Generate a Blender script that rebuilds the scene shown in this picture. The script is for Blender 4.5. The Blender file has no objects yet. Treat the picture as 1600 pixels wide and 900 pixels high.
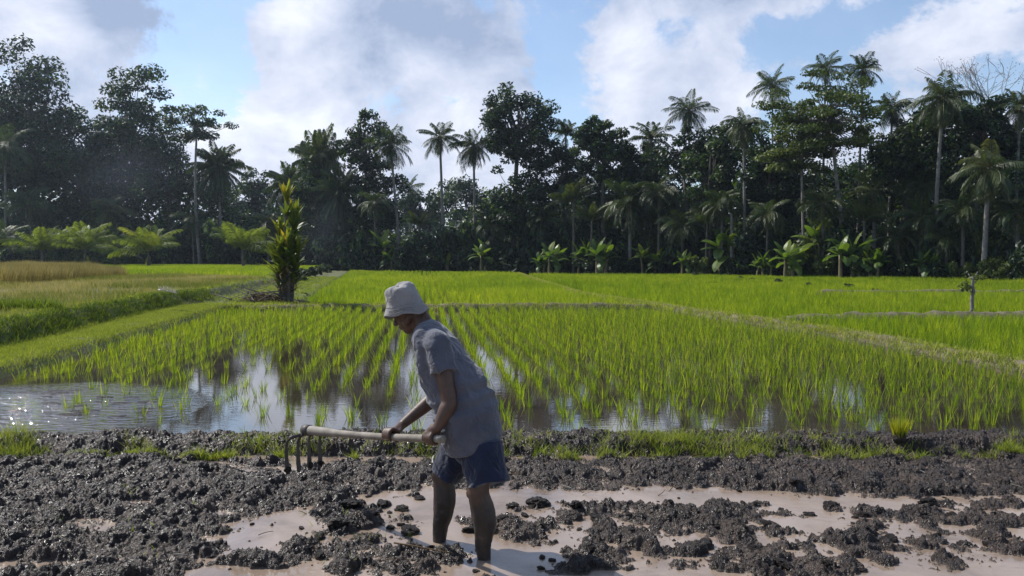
import bpy, math, random
import numpy as np
from mathutils import Vector, Matrix

R = math.radians
rng = np.random.default_rng(11)
random.seed(11)
S = bpy.context.scene
COL = S.collection

# ------------------------------------------------------------------ camera
F = 1208.0
CAMZ = 1.63
PITCH = math.atan(45.0 / F)
cam_d = bpy.data.cameras.new('camera')
cam = bpy.data.objects.new('camera', cam_d)
COL.objects.link(cam)
cam.location = (0, 0, CAMZ)
cam.rotation_euler = (math.pi / 2 - PITCH, 0, 0)
cam_d.sensor_width = 36
cam_d.lens = 36 * F / 1600
cam_d.clip_start = 0.05
cam_d.clip_end = 5000
S.camera = cam
CP, SP = math.cos(PITCH), math.sin(PITCH)


def ray(px, py):
    u, v = (px - 800) / F, (450 - py) / F
    return (u, CP + v * SP, -SP + v * CP)


def at(px, py, Y):
    d = ray(px, py)
    k = Y / d[1]
    return Vector((d[0] * k, Y, CAMZ + d[2] * k))


def gr(px, py, z=0.0):
    d = ray(px, py)
    k = (z - CAMZ) / d[2]
    return Vector((d[0] * k, d[1] * k, z))


def proj(x, y, z):
    dz = z - CAMZ
    dep = y * CP - dz * SP
    up = y * SP + dz * CP
    return 800 + F * x / dep, 450 - F * up / dep


# ------------------------------------------------------------------ noise
def _h(ix, iy, iz):
    n = (ix * 374761393 + iy * 668265263 + iz * 2147483647 * 3) & 0xFFFFFFFF
    n = ((n ^ (n >> 13)) * 1274126177) & 0xFFFFFFFF
    n = (n ^ (n >> 16)) & 0xFFFFFFFF
    n = (n * 2246822519) & 0xFFFFFFFF
    return ((n ^ (n >> 15)) & 0xFFFFFF) / float(0xFFFFFF)


def vnoise(p):
    p = np.asarray(p, float)
    if p.shape[-1] == 2:
        p = np.concatenate([p, np.zeros(p.shape[:-1] + (1,))], -1)
    i = np.floor(p).astype(np.int64) + 10000
    f = p - np.floor(p)
    f = f * f * f * (f * (f * 6 - 15) + 10)
    out = 0
    for dx in (0, 1):
        wx = f[..., 0] if dx else 1 - f[..., 0]
        for dy in (0, 1):
            wy = f[..., 1] if dy else 1 - f[..., 1]
            for dz in (0, 1):
                wz = f[..., 2] if dz else 1 - f[..., 2]
                out = out + wx * wy * wz * _h(i[..., 0] + dx, i[..., 1] + dy, i[..., 2] + dz)
    return out * 2 - 1


def fbm(p, octv=4, gain=0.5):
    p = np.asarray(p, float)
    a, s, t = 1.0, 0, 0
    for k in range(octv):
        s = s + a * vnoise(p * (2.03 ** k) + 17.3 * k)
        t += a
        a *= gain
    return s / t


def sst(a, b, x):
    t = np.clip((x - a) / (b - a), 0, 1)
    return t * t * (3 - 2 * t)


# ------------------------------------------------------------------ mesh helpers
def mk(name, V, Fs, smooth=False, tint=None, midx=None):
    me = bpy.data.meshes.new(name)
    V = np.asarray(V, np.float32)
    if not isinstance(Fs, (list, tuple)):
        Fs = [Fs]
    Fs = [np.asarray(f, np.int32) for f in Fs if len(f)]
    me.vertices.add(len(V))
    me.vertices.foreach_set('co', V.ravel())
    loops = np.concatenate([f.ravel() for f in Fs])
    tot = np.concatenate([np.full(len(f), f.shape[1], np.int32) for f in Fs])
    st = np.concatenate([[0], np.cumsum(tot)[:-1]]).astype(np.int32)
    me.loops.add(len(loops))
    me.loops.foreach_set('vertex_index', loops.astype(np.int32))
    me.polygons.add(len(tot))
    me.polygons.foreach_set('loop_start', st)
    if midx is not None:
        me.polygons.foreach_set('material_index', np.asarray(midx, np.int32))
    me.update(calc_edges=True)
    me.validate()
    me.polygons.foreach_set('use_smooth', np.full(len(me.polygons), bool(smooth)))
    if tint is not None:
        a = me.attributes.new('tint', 'FLOAT', 'POINT')
        a.data.foreach_set('value', np.asarray(tint, np.float32))
    return me


class MB:
    """collects vertices, faces, a per-vertex tint"""
    def __init__(s):
        s.v, s.f3, s.f4, s.t, s.n = [], [], [], [], 0

    def add(s, V, F3=None, F4=None, t=0.5):
        V = np.asarray(V, float)
        if F3 is not None and len(F3):
            s.f3.append(np.asarray(F3) + s.n)
        if F4 is not None and len(F4):
            s.f4.append(np.asarray(F4) + s.n)
        s.v.append(V)
        s.t.append(np.broadcast_to(np.asarray(t, float), (len(V),)))
        s.n += len(V)

    def mesh(s, name, smooth=False):
        fs = []
        if s.f3:
            fs.append(np.concatenate(s.f3))
        if s.f4:
            fs.append(np.concatenate(s.f4))
        return mk(name, np.concatenate(s.v), fs, smooth, np.concatenate(s.t))


def obj(name, me, mat=None, parent=None):
    o = bpy.data.objects.new(name, me)
    COL.objects.link(o)
    if mat is not None and me is not None and len(me.materials) == 0:
        for m in (mat if isinstance(mat, (list, tuple)) else [mat]):
            me.materials.append(m)
    if parent is not None:
        o.parent = parent
    return o


def tag(o, label=None, cat=None, group=None, kind=None):
    if label:
        o['label'] = label
    if cat:
        o['category'] = cat
    if group:
        o['group'] = group
    if kind:
        o['kind'] = kind
    return o


def thing(name, label, cat, loc, group=None, rz=0.0, sc=1.0):
    o = bpy.data.objects.new(name, None)
    COL.objects.link(o)
    o.empty_display_size = 0.2
    o.location = loc
    o.rotation_euler = (0, 0, rz)
    o.scale = (sc, sc, sc) if not isinstance(sc, (tuple, list)) else sc
    return tag(o, label, cat, group)


def frame_along(P):
    P = np.asarray(P, float)
    T = np.gradient(P, axis=0)
    T /= np.linalg.norm(T, axis=1)[:, None] + 1e-9
    ref = np.array([0, 0, 1.0]) if abs(T[0, 2]) < 0.9 else np.array([1.0, 0, 0])
    N = np.zeros_like(P)
    n = np.cross(np.cross(T[0], ref), T[0])
    for i in range(len(P)):
        n = n - T[i] * np.dot(n, T[i])
        n /= np.linalg.norm(n) + 1e-9
        N[i] = n
    return T, N, np.cross(T, N)


def tube(P, rad, sides=8, cap=True):
    P = np.asarray(P, float)
    rad = np.broadcast_to(np.asarray(rad, float), (len(P),))
    T, N, B = frame_along(P)
    a = np.linspace(0, 2 * np.pi, sides, endpoint=False)
    V = (P[:, None] + rad[:, None, None] * (np.cos(a)[None, :, None] * N[:, None] + np.sin(a)[None, :, None] * B[:, None])).reshape(-1, 3)
    n = len(P)
    i = np.arange(n - 1)[:, None] * sides
    j = np.arange(sides)[None]
    k = (j + 1) % sides
    F4 = np.stack([i + j, i + k, i + sides + k, i + sides + j], -1).reshape(-1, 4)
    F3 = []
    if cap:
        V = np.concatenate([V, P[:1], P[-1:]])
        c0, c1 = n * sides, n * sides + 1
        for q in range(sides):
            F3.append((c0, (q + 1) % sides, q))
            F3.append((c1, (n - 1) * sides + q, (n - 1) * sides + (q + 1) % sides))
    return V, np.array(F3).reshape(-1, 3), F4


def bez(p0, p1, p2, n=6):
    t = np.linspace(0, 1, n)[:, None]
    p0, p1, p2 = (np.asarray(p, float) for p in (p0, p1, p2))
    return (1 - t) ** 2 * p0 + 2 * t * (1 - t) * p1 + t * t * p2


def blades(base, az, L, W, lean, droop, K=2, twist=None):
    """N grass-like blades, each a ribbon of K segments ending in a point"""
    base = np.asarray(base, float)
    N = len(base)
    d = np.stack([np.cos(az), np.sin(az), np.zeros(N)], 1)
    tw = az + np.pi / 2 if twist is None else twist
    s = np.stack([np.cos(tw), np.sin(tw), np.zeros(N)], 1)
    V = np.zeros((N, 2 * K + 1, 3))
    for k in range(K + 1):
        t = k / K
        hor = L * (lean * t + droop * t * t)
        ver = L * (t * np.sqrt(np.clip(1 - lean ** 2, .2, 1)) - 0.55 * droop * t * t * t)
        c = base + d * hor[:, None]
        c[:, 2] += ver
        if k == K:
            V[:, 2 * K] = c
        else:
            w = W * (1 - 0.25 * t - 0.35 * t * t) * (0.75 if k == 0 else 1)
            V[:, 2 * k] = c - s * w[:, None] / 2
            V[:, 2 * k + 1] = c + s * w[:, None] / 2
    st = (np.arange(N) * (2 * K + 1))[:, None]
    F4 = np.concatenate([st + np.array([2 * k, 2 * k + 1, 2 * k + 3, 2 * k + 2]) for k in range(K - 1)]) if K > 1 else np.zeros((0, 4), int)
    F3 = st + np.array([2 * K - 2, 2 * K - 1, 2 * K])
    return V.reshape(-1, 3), F3, F4


def rep(a, K):
    return np.repeat(a, 2 * K + 1)


# ------------------------------------------------------------------ materials
def mat(name):
    m = bpy.data.materials.new(name)
    m.use_nodes = True
    nt = m.node_tree
    nt.nodes.clear()
    out = nt.nodes.new('ShaderNodeOutputMaterial')
    return m, nt, out


def N(nt, typ, **kw):
    n = nt.nodes.new(typ)
    for k, v in kw.items():
        if k.startswith('i_'):
            n.inputs[k[2:].replace('_', ' ')].default_value = v
        else:
            setattr(n, k, v)
    return n


def ramp(nt, fac, stops):
    r = nt.nodes.new('ShaderNodeValToRGB')
    e = r.color_ramp.elements
    while len(e) < len(stops):
        e.new(0.5)
    for q, (p, c) in zip(e, stops):
        q.position = p
        q.color = (*c, 1)
    if fac is not None:
        nt.links.new(fac, r.inputs[0])
    return r.outputs[0]


def noise_n(nt, scale, detail=4, rough=0.6, coord='Object', dist=0.0):
    tc = nt.nodes.new('ShaderNodeTexCoord')
    n = nt.nodes.new('ShaderNodeTexNoise')
    n.inputs['Scale'].default_value = scale
    n.inputs['Detail'].default_value = detail
    n.inputs['Roughness'].default_value = rough
    n.inputs['Distortion'].default_value = dist
    nt.links.new(tc.outputs[coord], n.inputs['Vector'])
    return n.outputs['Fac']


def surf(name, stops, scale=8, rough=0.7, bump=0.0, bscale=30, bdist=0.02, spec=0.4, rstops=None, detail=5, coat=0.0):
    """a noise-coloured rough surface"""
    m, nt, out = mat(name)
    b = N(nt, 'ShaderNodeBsdfPrincipled')
    b.inputs['Roughness'].default_value = rough
    b.inputs['Specular IOR Level'].default_value = spec
    b.inputs['Coat Weight'].default_value = coat
    f = noise_n(nt, scale, detail)
    nt.links.new(ramp(nt, f, stops), b.inputs['Base Color'])
    if rstops:
        f2 = noise_n(nt, scale * 2.3, 4)
        nt.links.new(ramp(nt, f2, [(p, (c, c, c)) for p, c in rstops]), b.inputs['Roughness'])
    if bump:
        bn = N(nt, 'ShaderNodeBump')
        bn.inputs['Strength'].default_value = bump
        bn.inputs['Distance'].default_value = bdist
        nt.links.new(noise_n(nt, bscale, 6, 0.65), bn.inputs['Height'])
        nt.links.new(bn.outputs[0], b.inputs['Normal'])
    nt.links.new(b.outputs[0], out.inputs[0])
    return m


def leaf(name, stops, trans=0.35, tcol=(1.5, 1.5, 0.7), rough=0.5, spec=0.35, objvar=0.25):
    """foliage: attribute tint drives the hue of each leaf, light passes through"""
    m, nt, out = mat(name)
    L = nt.links.new
    at_ = N(nt, 'ShaderNodeAttribute', attribute_name='tint')
    oi = N(nt, 'ShaderNodeObjectInfo')
    mm = N(nt, 'ShaderNodeMath', operation='MULTIPLY_ADD')
    L(oi.outputs['Random'], mm.inputs[0])
    mm.inputs[1].default_value = objvar
    mm.inputs[2].default_value = -objvar / 2
    ad = N(nt, 'ShaderNodeMath', operation='ADD', use_clamp=True)
    L(at_.outputs['Fac'], ad.inputs[0])
    L(mm.outputs[0], ad.inputs[1])
    c = ramp(nt, ad.outputs[0], stops)
    b = N(nt, 'ShaderNodeBsdfPrincipled')
    b.inputs['Roughness'].default_value = rough
    b.inputs['Specular IOR Level'].default_value = spec
    L(c, b.inputs['Base Color'])
    tr = N(nt, 'ShaderNodeBsdfTranslucent')
    mx = N(nt, 'ShaderNodeVectorMath', operation='MULTIPLY')
    L(c, mx.inputs[0])
    mx.inputs[1].default_value = tcol
    L(mx.outputs[0], tr.inputs['Color'])
    ms = N(nt, 'ShaderNodeMixShader')
    ms.inputs[0].default_value = trans
    L(b.outputs[0], ms.inputs[1])
    L(tr.outputs[0], ms.inputs[2])
    L(ms.outputs[0], out.inputs[0])
    return m


M = {}
M['rice'] = leaf('rice_leaf', [(0, (.065, .118, .012)), (.5, (.16, .24, .014)), (1, (.32, .36, .035))], .55, (1.7, 1.65, .7), .5, .3, .2)
M['yellowrice'] = leaf('seedling_bundle', [(0, (.2, .25, .015)), (1, (.42, .40, .04))], .5, (1.5, 1.4, .7))
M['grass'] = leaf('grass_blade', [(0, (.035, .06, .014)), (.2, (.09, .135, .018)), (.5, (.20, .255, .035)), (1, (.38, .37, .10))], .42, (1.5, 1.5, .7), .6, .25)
M['stubble'] = leaf('stubble_blade', [(0, (.15, .19, .035)), (.5, (.30, .29, .085)), (1, (.48, .40, .18))], .3, (1.3, 1.2, .7), .7, .2)
M['ripe'] = leaf('ripe_rice_blade', [(0, (.17, .145, .055)), (.5, (.36, .30, .11)), (1, (.54, .44, .19))], .22, (1.3, 1.2, .7), .7, .2)
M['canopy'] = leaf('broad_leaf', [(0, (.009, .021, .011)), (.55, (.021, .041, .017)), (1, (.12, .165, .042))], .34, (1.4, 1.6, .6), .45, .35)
M['olive'] = leaf('olive_leaf', [(0, (.035, .055, .014)), (.6, (.085, .115, .026)), (1, (.15, .17, .04))], .35, (1.4, 1.5, .6), .5, .3)
M['palm'] = leaf('palm_leaf', [(0, (.022, .038, .013)), (.55, (.055, .082, .024)), (1, (.17, .16, .06))], .28, (1.4, 1.5, .6), .5, .35)
M['youngpalm'] = leaf('young_palm_leaf', [(0, (.07, .105, .02)), (.6, (.17, .215, .03)), (1, (.26, .26, .05))], .45, (1.5, 1.5, .6), .48, .35)
M['banana'] = leaf('banana_leaf', [(0, (.035, .07, .014)), (.6, (.075, .13, .022)), (1, (.17, .22, .03))], .45, (1.6, 1.6, .6), .4, .4)
M['ti'] = leaf('ti_leaf', [(0, (.06, .10, .02)), (.5, (.16, .205, .032)), (.85, (.32, .33, .04)), (1, (.38, .29, .045))], .45, (1.5, 1.4, .6), .35, .5, 0)
M['dry'] = leaf('dry_leaf', [(0, (.09, .055, .025)), (1, (.30, .20, .10))], .2, (1.2, 1.1, .8), .7, .2)
M['twigleaf'] = leaf('dry_twig', [(0, (.13, .095, .075)), (1, (.24, .18, .13))], .15, (1.2, 1.1, .8), .8, .2)
M['bark'] = surf('bark', [(.3, (.06, .05, .04)), (.7, (.16, .135, .11))], 4, .85, .5, 9, .05)
M['palebark'] = surf('pale_bark', [(.3, (.11, .10, .088)), (.7, (.26, .235, .205))], 3, .8, .4, 8, .04)
M['stem'] = surf('banana_stem', [(.3, (.10, .085, .04)), (.7, (.20, .17, .08))], 5, .6)


def mud_mat():
    m, nt, out = mat('wet_mud')
    L = nt.links.new
    b = N(nt, 'ShaderNodeBsdfPrincipled')
    f = noise_n(nt, 3.5, 6, .65)
    geo = N(nt, 'ShaderNodeNewGeometry')
    sz = N(nt, 'ShaderNodeSeparateXYZ')
    L(geo.outputs['Position'], sz.inputs[0])
    silt = N(nt, 'ShaderNodeMath', operation='MULTIPLY_ADD')
    L(noise_n(nt, 6, 5, .65), silt.inputs[0])
    silt.inputs[1].default_value = -.05
    L(sz.outputs[2], silt.inputs[2])
    smr = N(nt, 'ShaderNodeMapRange')
    smr.inputs['From Min'].default_value = -.012
    smr.inputs['From Max'].default_value = -.028
    smr.inputs['To Max'].default_value = .8
    L(silt.outputs[0], smr.inputs[0])
    smx = N(nt, 'ShaderNodeMix', data_type='RGBA')
    L(smr.outputs[0], smx.inputs[0])
    smx.inputs[7].default_value = (.15, .115, .09, 1)
    mudcol = smx
    L(ramp(nt, f, [(.25, (.014, .0095, .008)), (.5, (.034, .0235, .019)), (.75, (.085, .060, .047))]), smx.inputs[6])
    L(smx.outputs[2], b.inputs['Base Color'])
    f2 = noise_n(nt, 14, 5, .6)
    L(ramp(nt, f2, [(.3, (.15,) * 3), (.62, (.55,) * 3)]), b.inputs['Roughness'])
    b.inputs['Specular IOR Level'].default_value = .38
    bn = N(nt, 'ShaderNodeBump')
    bn.inputs['Strength'].default_value = .9
    bn.inputs['Distance'].default_value = .02
    tc = N(nt, 'ShaderNodeTexCoord')
    hs = []
    for sc_, am in ((38, .9), (85, .55)):
        v = N(nt, 'ShaderNodeTexVoronoi', feature='F1')
        v.inputs['Scale'].default_value = sc_
        v.inputs['Randomness'].default_value = 1
        nv = N(nt, 'ShaderNodeTexNoise')
        nv.inputs['Scale'].default_value = sc_ * .7
        mv = N(nt, 'ShaderNodeVectorMath', operation='MULTIPLY_ADD')
        L(tc.outputs['Object'], nv.inputs['Vector'])
        L(nv.outputs['Color'], mv.inputs[0])
        mv.inputs[1].default_value = (.03, .03, .03)
        L(tc.outputs['Object'], mv.inputs[2])
        L(mv.outputs[0], v.inputs['Vector'])
        q = N(nt, 'ShaderNodeMath', operation='MULTIPLY')
        L(v.outputs['Distance'], q.inputs[0])
        q.inputs[1].default_value = -am
        hs.append(q.outputs[0])
    ad = N(nt, 'ShaderNodeMath', operation='ADD')
    L(hs[0], ad.inputs[0])
    L(hs[1], ad.inputs[1])
    ad2 = N(nt, 'ShaderNodeMath', operation='MULTIPLY_ADD')
    L(noise_n(nt, 120, 5, .7), ad2.inputs[0])
    ad2.inputs[1].default_value = .5
    L(ad.outputs[0], ad2.inputs[2])
    L(ad2.outputs[0], bn.inputs['Height'])
    L(bn.outputs[0], b.inputs['Normal'])
    L(b.outputs[0], out.inputs[0])
    return m


M['mud'] = mud_mat()


def slurry_mat():
    m, nt, out = mat('muddy_water')
    L = nt.links.new
    b = N(nt, 'ShaderNodeBsdfPrincipled')
    f = noise_n(nt, 1.0, 7, .62, dist=1.6)
    L(ramp(nt, f, [(.28, (.13, .092, .066)), (.5, (.25, .187, .142)), (.72, (.33, .258, .202))]), b.inputs['Base Color'])
    f2 = noise_n(nt, 2.1, 4, .6, dist=.5)
    L(ramp(nt, f2, [(.35, (.04,) * 3), (.62, (.30,) * 3)]), b.inputs['Roughness'])
    b.inputs['Specular IOR Level'].default_value = .6
    bn = N(nt, 'ShaderNodeBump')
    bn.inputs['Strength'].default_value = .25
    bn.inputs['Distance'].default_value = .012
    tc = N(nt, 'ShaderNodeTexCoord')
    mp = N(nt, 'ShaderNodeMapping')
    mp.inputs['Scale'].default_value = (5, 12, 1)
    mp.inputs['Rotation'].default_value = (0, 0, .3)
    L(tc.outputs['Object'], mp.inputs[0])
    nz = N(nt, 'ShaderNodeTexNoise')
    nz.inputs['Scale'].default_value = 1.0
    nz.inputs['Detail'].default_value = 5
    nz.inputs['Distortion'].default_value = .6
    L(mp.outputs[0], nz.inputs[0])
    L(nz.outputs[0], bn.inputs['Height'])
    L(bn.outputs[0], b.inputs['Normal'])
    L(b.outputs[0], out.inputs[0])
    return m


M['slurry'] = slurry_mat()


def paddy_mat():
    m, nt, out = mat('paddy_water')
    L = nt.links.new
    b = N(nt, 'ShaderNodeBsdfPrincipled')
    f = noise_n(nt, .9, 5)
    L(ramp(nt, f, [(.3, (.022, .017, .012)), (.7, (.055, .042, .031))]), b.inputs['Base Color'])
    b.inputs['Roughness'].default_value = .03
    b.inputs['IOR'].default_value = 2.4
    b.inputs['Specular IOR Level'].default_value = .9
    bn = N(nt, 'ShaderNodeBump')
    bn.inputs['Distance'].default_value = .05
    tc = N(nt, 'ShaderNodeTexCoord')
    vd = N(nt, 'ShaderNodeVectorMath', operation='DISTANCE')
    L(tc.outputs['Object'], vd.inputs[0])
    vd.inputs[1].default_value = (-5.3, 7.7, PADZ)
    mr = N(nt, 'ShaderNodeMapRange')
    mr.inputs['From Min'].default_value = .9
    mr.inputs['From Max'].default_value = 2.1
    mr.inputs['To Min'].default_value = .9
    mr.inputs['To Max'].default_value = .012
    L(vd.outputs['Value'], mr.inputs[0])
    L(mr.outputs[0], bn.inputs['Strength'])
    mp = N(nt, 'ShaderNodeMapping')
    mp.inputs['Scale'].default_value = (7, 16, 1)
    L(tc.outputs['Object'], mp.inputs[0])
    nz = N(nt, 'ShaderNodeTexNoise')
    nz.inputs['Scale'].default_value = 1.0
    nz.inputs['Detail'].default_value = 3
    L(mp.outputs[0], nz.inputs[0])
    L(nz.outputs[0], bn.inputs['Height'])
    L(bn.outputs[0], b.inputs['Normal'])
    L(b.outputs[0], out.inputs[0])
    return m


PADZ = 0.08      # water level of the planted paddy
M['paddy'] = paddy_mat()
M['soil'] = surf('grassy_soil', [(.3, (.05, .055, .018)), (.55, (.09, .10, .03)), (.75, (.14, .12, .06))], 3, .9, .6, 14, .05)
M['floor'] = surf('forest_floor', [(.3, (.018, .022, .010)), (.7, (.05, .055, .022))], .4, .95)
M['bundsoil'] = surf('dry_bund_soil', [(.3, (.05, .045, .02)), (.5, (.12, .10, .06)), (.75, (.20, .165, .11))], 4, .9, .7, 20, .04)

# ------------------------------------------------------------------ sun, sky, clouds
SUN_EL = 48.0
SUN_DIR = Vector((-.85 * math.cos(R(SUN_EL)), .527 * math.cos(R(SUN_EL)), math.sin(R(SUN_EL)))).normalized()
sd = bpy.data.lights.new('sun', 'SUN')
sd.energy = 4.6
sd.angle = R(.5)
sd.color = (1, .965, .90)
so = bpy.data.objects.new('sun', sd)
COL.objects.link(so)
so.rotation_euler = (-SUN_DIR).to_track_quat('-Z', 'Y').to_euler()
so.location = SUN_DIR * 60

w = bpy.data.worlds.new('World')
S.world = w
w.use_nodes = True
nt = w.node_tree
nt.nodes.clear()
L = nt.links.new
wo = N(nt, 'ShaderNodeOutputWorld')
sky = N(nt, 'ShaderNodeTexSky', sky_type='NISHITA')
sky.sun_disc = False
sky.sun_elevation = R(SUN_EL)
sky.sun_rotation = math.atan2(SUN_DIR.x, SUN_DIR.y)
sky.air_density = 1.0
sky.dust_density = .7
sky.ozone_density = 2.6
bg1 = N(nt, 'ShaderNodeBackground')
bg1.inputs[1].default_value = .135
L(sky.outputs[0], bg1.inputs[0])
tc = N(nt, 'ShaderNodeTexCoord')
sx = N(nt, 'ShaderNodeSeparateXYZ')
L(tc.outputs['Generated'], sx.inputs[0])


def mth(op, a, b=None, c=None, clamp=False):
    n = N(nt, 'ShaderNodeMath', operation=op, use_clamp=clamp)
    for q, x in enumerate((a, b, c)):
        if x is None:
            continue
        if isinstance(x, (int, float)):
            n.inputs[q].default_value = x
        else:
            L(x, n.inputs[q])
    return n.outputs[0]


az = mth('ARCTAN2', sx.outputs[0], sx.outputs[1])
el = mth('ARCSINE', sx.outputs[2])
cuv = N(nt, 'ShaderNodeCombineXYZ')
L(az, cuv.inputs[0])
L(mth('MULTIPLY', el, 1.35), cuv.inputs[1])


def sky_noise(scale, detail, rough, off=0.0, dist=0.0):
    mp = N(nt, 'ShaderNodeMapping')
    mp.inputs['Location'].default_value = (off, off * .7, off)
    L(cuv.outputs[0], mp.inputs[0])
    n = N(nt, 'ShaderNodeTexNoise')
    n.inputs['Scale'].default_value = scale
    n.inputs['Detail'].default_value = detail
    n.inputs['Roughness'].default_value = rough
    n.inputs['Distortion'].default_value = dist
    L(mp.outputs[0], n.inputs['Vector'])
    return n.outputs[0]


def blob(px, py, wx, wy, amp, rot=0.0):
    u0, v0 = math.atan((px - 800) / F), math.atan((405 - py) / F)
    du = mth('SUBTRACT', az, u0)
    dv = mth('SUBTRACT', el, v0)
    c, s_ = math.cos(rot), math.sin(rot)
    a = mth('MULTIPLY_ADD', du, c * F / wx, mth('MULTIPLY', dv, s_ * F / wx))
    b = mth('MULTIPLY_ADD', dv, c * F / wy, mth('MULTIPLY', du, -s_ * F / wy))
    r2 = mth('ADD', mth('MULTIPLY', a, a), mth('MULTIPLY', b, b))
    return mth('MULTIPLY', mth('EXPONENT', mth('MULTIPLY', r2, -1.0)), amp)


def total(items):
    t = items[0]
    for q in items[1:]:
        t = mth('ADD', t, q)
    return t


n1 = sky_noise(5.5, 12, .66, 3.1, .25)
hi = N(nt, 'ShaderNodeMapRange', interpolation_type='SMOOTHSTEP')
hi.inputs['From Min'].default_value = .42
hi.inputs['From Max'].default_value = .85
L(el, hi.inputs[0])
bk = N(nt, 'ShaderNodeMapRange', interpolation_type='SMOOTHSTEP')
bk.inputs['From Min'].default_value = .9
bk.inputs['From Max'].default_value = 1.6
L(mth('ABSOLUTE', az), bk.inputs[0])
cover = total([mth('MULTIPLY', mth('SUBTRACT', n1, .5), 2.6), mth('MULTIPLY', hi.outputs[0], -.55), mth('MULTIPLY', bk.outputs[0], -.45), blob(350, 45, 55, 130, -.75, -.35), blob(870, 130, 45, 100, -.75, .35), blob(935, 10, 40, 60, -.35),
               blob(1060, 45, 60, 30, -.30), blob(1235, 85, 60, 40, -.35), blob(1370, 60, 110, 28, -.45, .15), blob(20, 50, 40, 50, -.4), blob(395, 130, 45, 50, -.30, -.6),
               blob(480, 130, 120, 110, .4), blob(660, 60, 210, 90, .5), blob(150, 90, 130, 110, .55), blob(1010, 120, 110, 90, .35), blob(1180, 10, 160, 40, .35),
               blob(1430, 105, 90, 60, .35), blob(1500, 15, 120, 30, .4), blob(560, 240, 420, 70, .4), blob(1100, 130, 80, 60, .25)])
cov = N(nt, 'ShaderNodeMapRange', interpolation_type='SMOOTHSTEP')
cov.inputs['From Min'].default_value = -.13
cov.inputs['From Max'].default_value = .13
L(cover, cov.inputs[0])
n2 = sky_noise(8.5, 9, .62, 9.4, .2)
shade = total([mth('MULTIPLY', mth('SUBTRACT', n2, .5), 2.0), blob(225, 70, 95, 85, -.75), blob(720, 35, 190, 55, -.55), blob(1300, 10, 220, 30, -.3), blob(470, 30, 60, 50, .2),
               blob(960, 100, 60, 90, .3), blob(100, 120, 70, 60, .3), blob(400, 170, 90, 60, .25), blob(540, 220, 320, 60, .22), blob(320, 150, 40, 70, .3)])
shr = ramp(nt, mth('ADD', shade, .5, clamp=True), [(0, (.29, .36, .51)), (.3, (.43, .49, .63)), (.62, (.58, .62, .74)), (1, (.76, .79, .87))])
bg2 = N(nt, 'ShaderNodeBackground')
bg2.inputs[1].default_value = 1.08
L(shr, bg2.inputs[0])
mixw = N(nt, 'ShaderNodeMixShader')
L(mth('MULTIPLY_ADD', cov.outputs[0], .83, .13), mixw.inputs[0])
L(bg1.outputs[0], mixw.inputs[1])
L(bg2.outputs[0], mixw.inputs[2])
L(mixw.outputs[0], wo.inputs[0])

# ------------------------------------------------------------------ the lie of the land
PADZ = 0.08      # water level of the planted paddy
TERZ = 0.60      # the higher terrace on the left
LB = np.array([(5, -5.6), (10, -6.7), (23.2, -8.8), (24.2, -6.9), (94, -19.8), (140, -28.5)], float)      # left edge of the planted paddies
RB = np.array([(7.0, 7.6), (10.75, 7.1), (15.2, 6.7), (20.3, 5.55), (33, 2.9), (67, 1.2), (86, .6)], float)  # the low bund on the right
EDGE = np.array([(-140, 118), (-50, 116), (-22, 98), (0, 86), (18, 70), (34, 52), (45, 45), (90, 42)], float)  # edge of the wood


def lbx(Y):
    return np.interp(Y, LB[:, 0], LB[:, 1])


def rbx(Y):
    return np.interp(Y, RB[:, 0], RB[:, 1])


def edgey(X):
    return np.interp(X, EDGE[:, 0], EDGE[:, 1])


def pathw(Y):
    return np.interp(Y, [5, 12, 21, 23.2, 24.2, 26, 94, 140], [1.0, 1.0, 1.2, 1.15, 3.0, 2.9, 2.4, 2.4])


# the ground sheet
def quad_sheet(name, pts, z, m, kind='structure'):
    me = mk(name, [(x, y, z) for x, y in pts], [np.array([list(range(len(pts)))])])
    o = obj(name, me, m)
    return tag(o, kind=kind)


quad_sheet('ground', [(-900, -300), (900, -300), (900, 1500), (-900, 1500)], -.10, M['floor'])
# muddy slurry the man stands in and the clear water of the paddies
quad_sheet('muddy_water', [(-30, -14), (30, -14), (30, 6.62), (-30, 6.62)], 0.0, M['slurry'])
quad_sheet('paddy_water', [(-34, 6.63), (60, 6.63), (60, 60), (24, 74), (0, 92), (-24, 102), (-34, 60)], PADZ, M['paddy'])

# ------------------------------------------------------------------ churned mud and the front bund: one height field of clods
GX0, GX1, GY0, GY1, GS = -6.2, 6.2, 3.4, 7.12, .0080
nx, ny = int((GX1 - GX0) / GS), int((GY1 - GY0) / GS)
gx = GX0 + GS * np.arange(nx)
gy = GY0 + GS * np.arange(ny)
XX, YY = np.meshgrid(gx, gy)
PX, PY = proj(XX, YY, 0.0 * XX)


def ell(px, py, a, b, rot=0.0):
    c, s_ = math.cos(rot), math.sin(rot)
    dx, dy = PX - px, PY - py
    u, v = (dx * c + dy * s_) / a, (-dx * s_ + dy * c) / b
    return np.clip(1.25 - np.sqrt(u * u + v * v), 0, 1) * 1.0


mask = np.zeros_like(XX)
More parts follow.
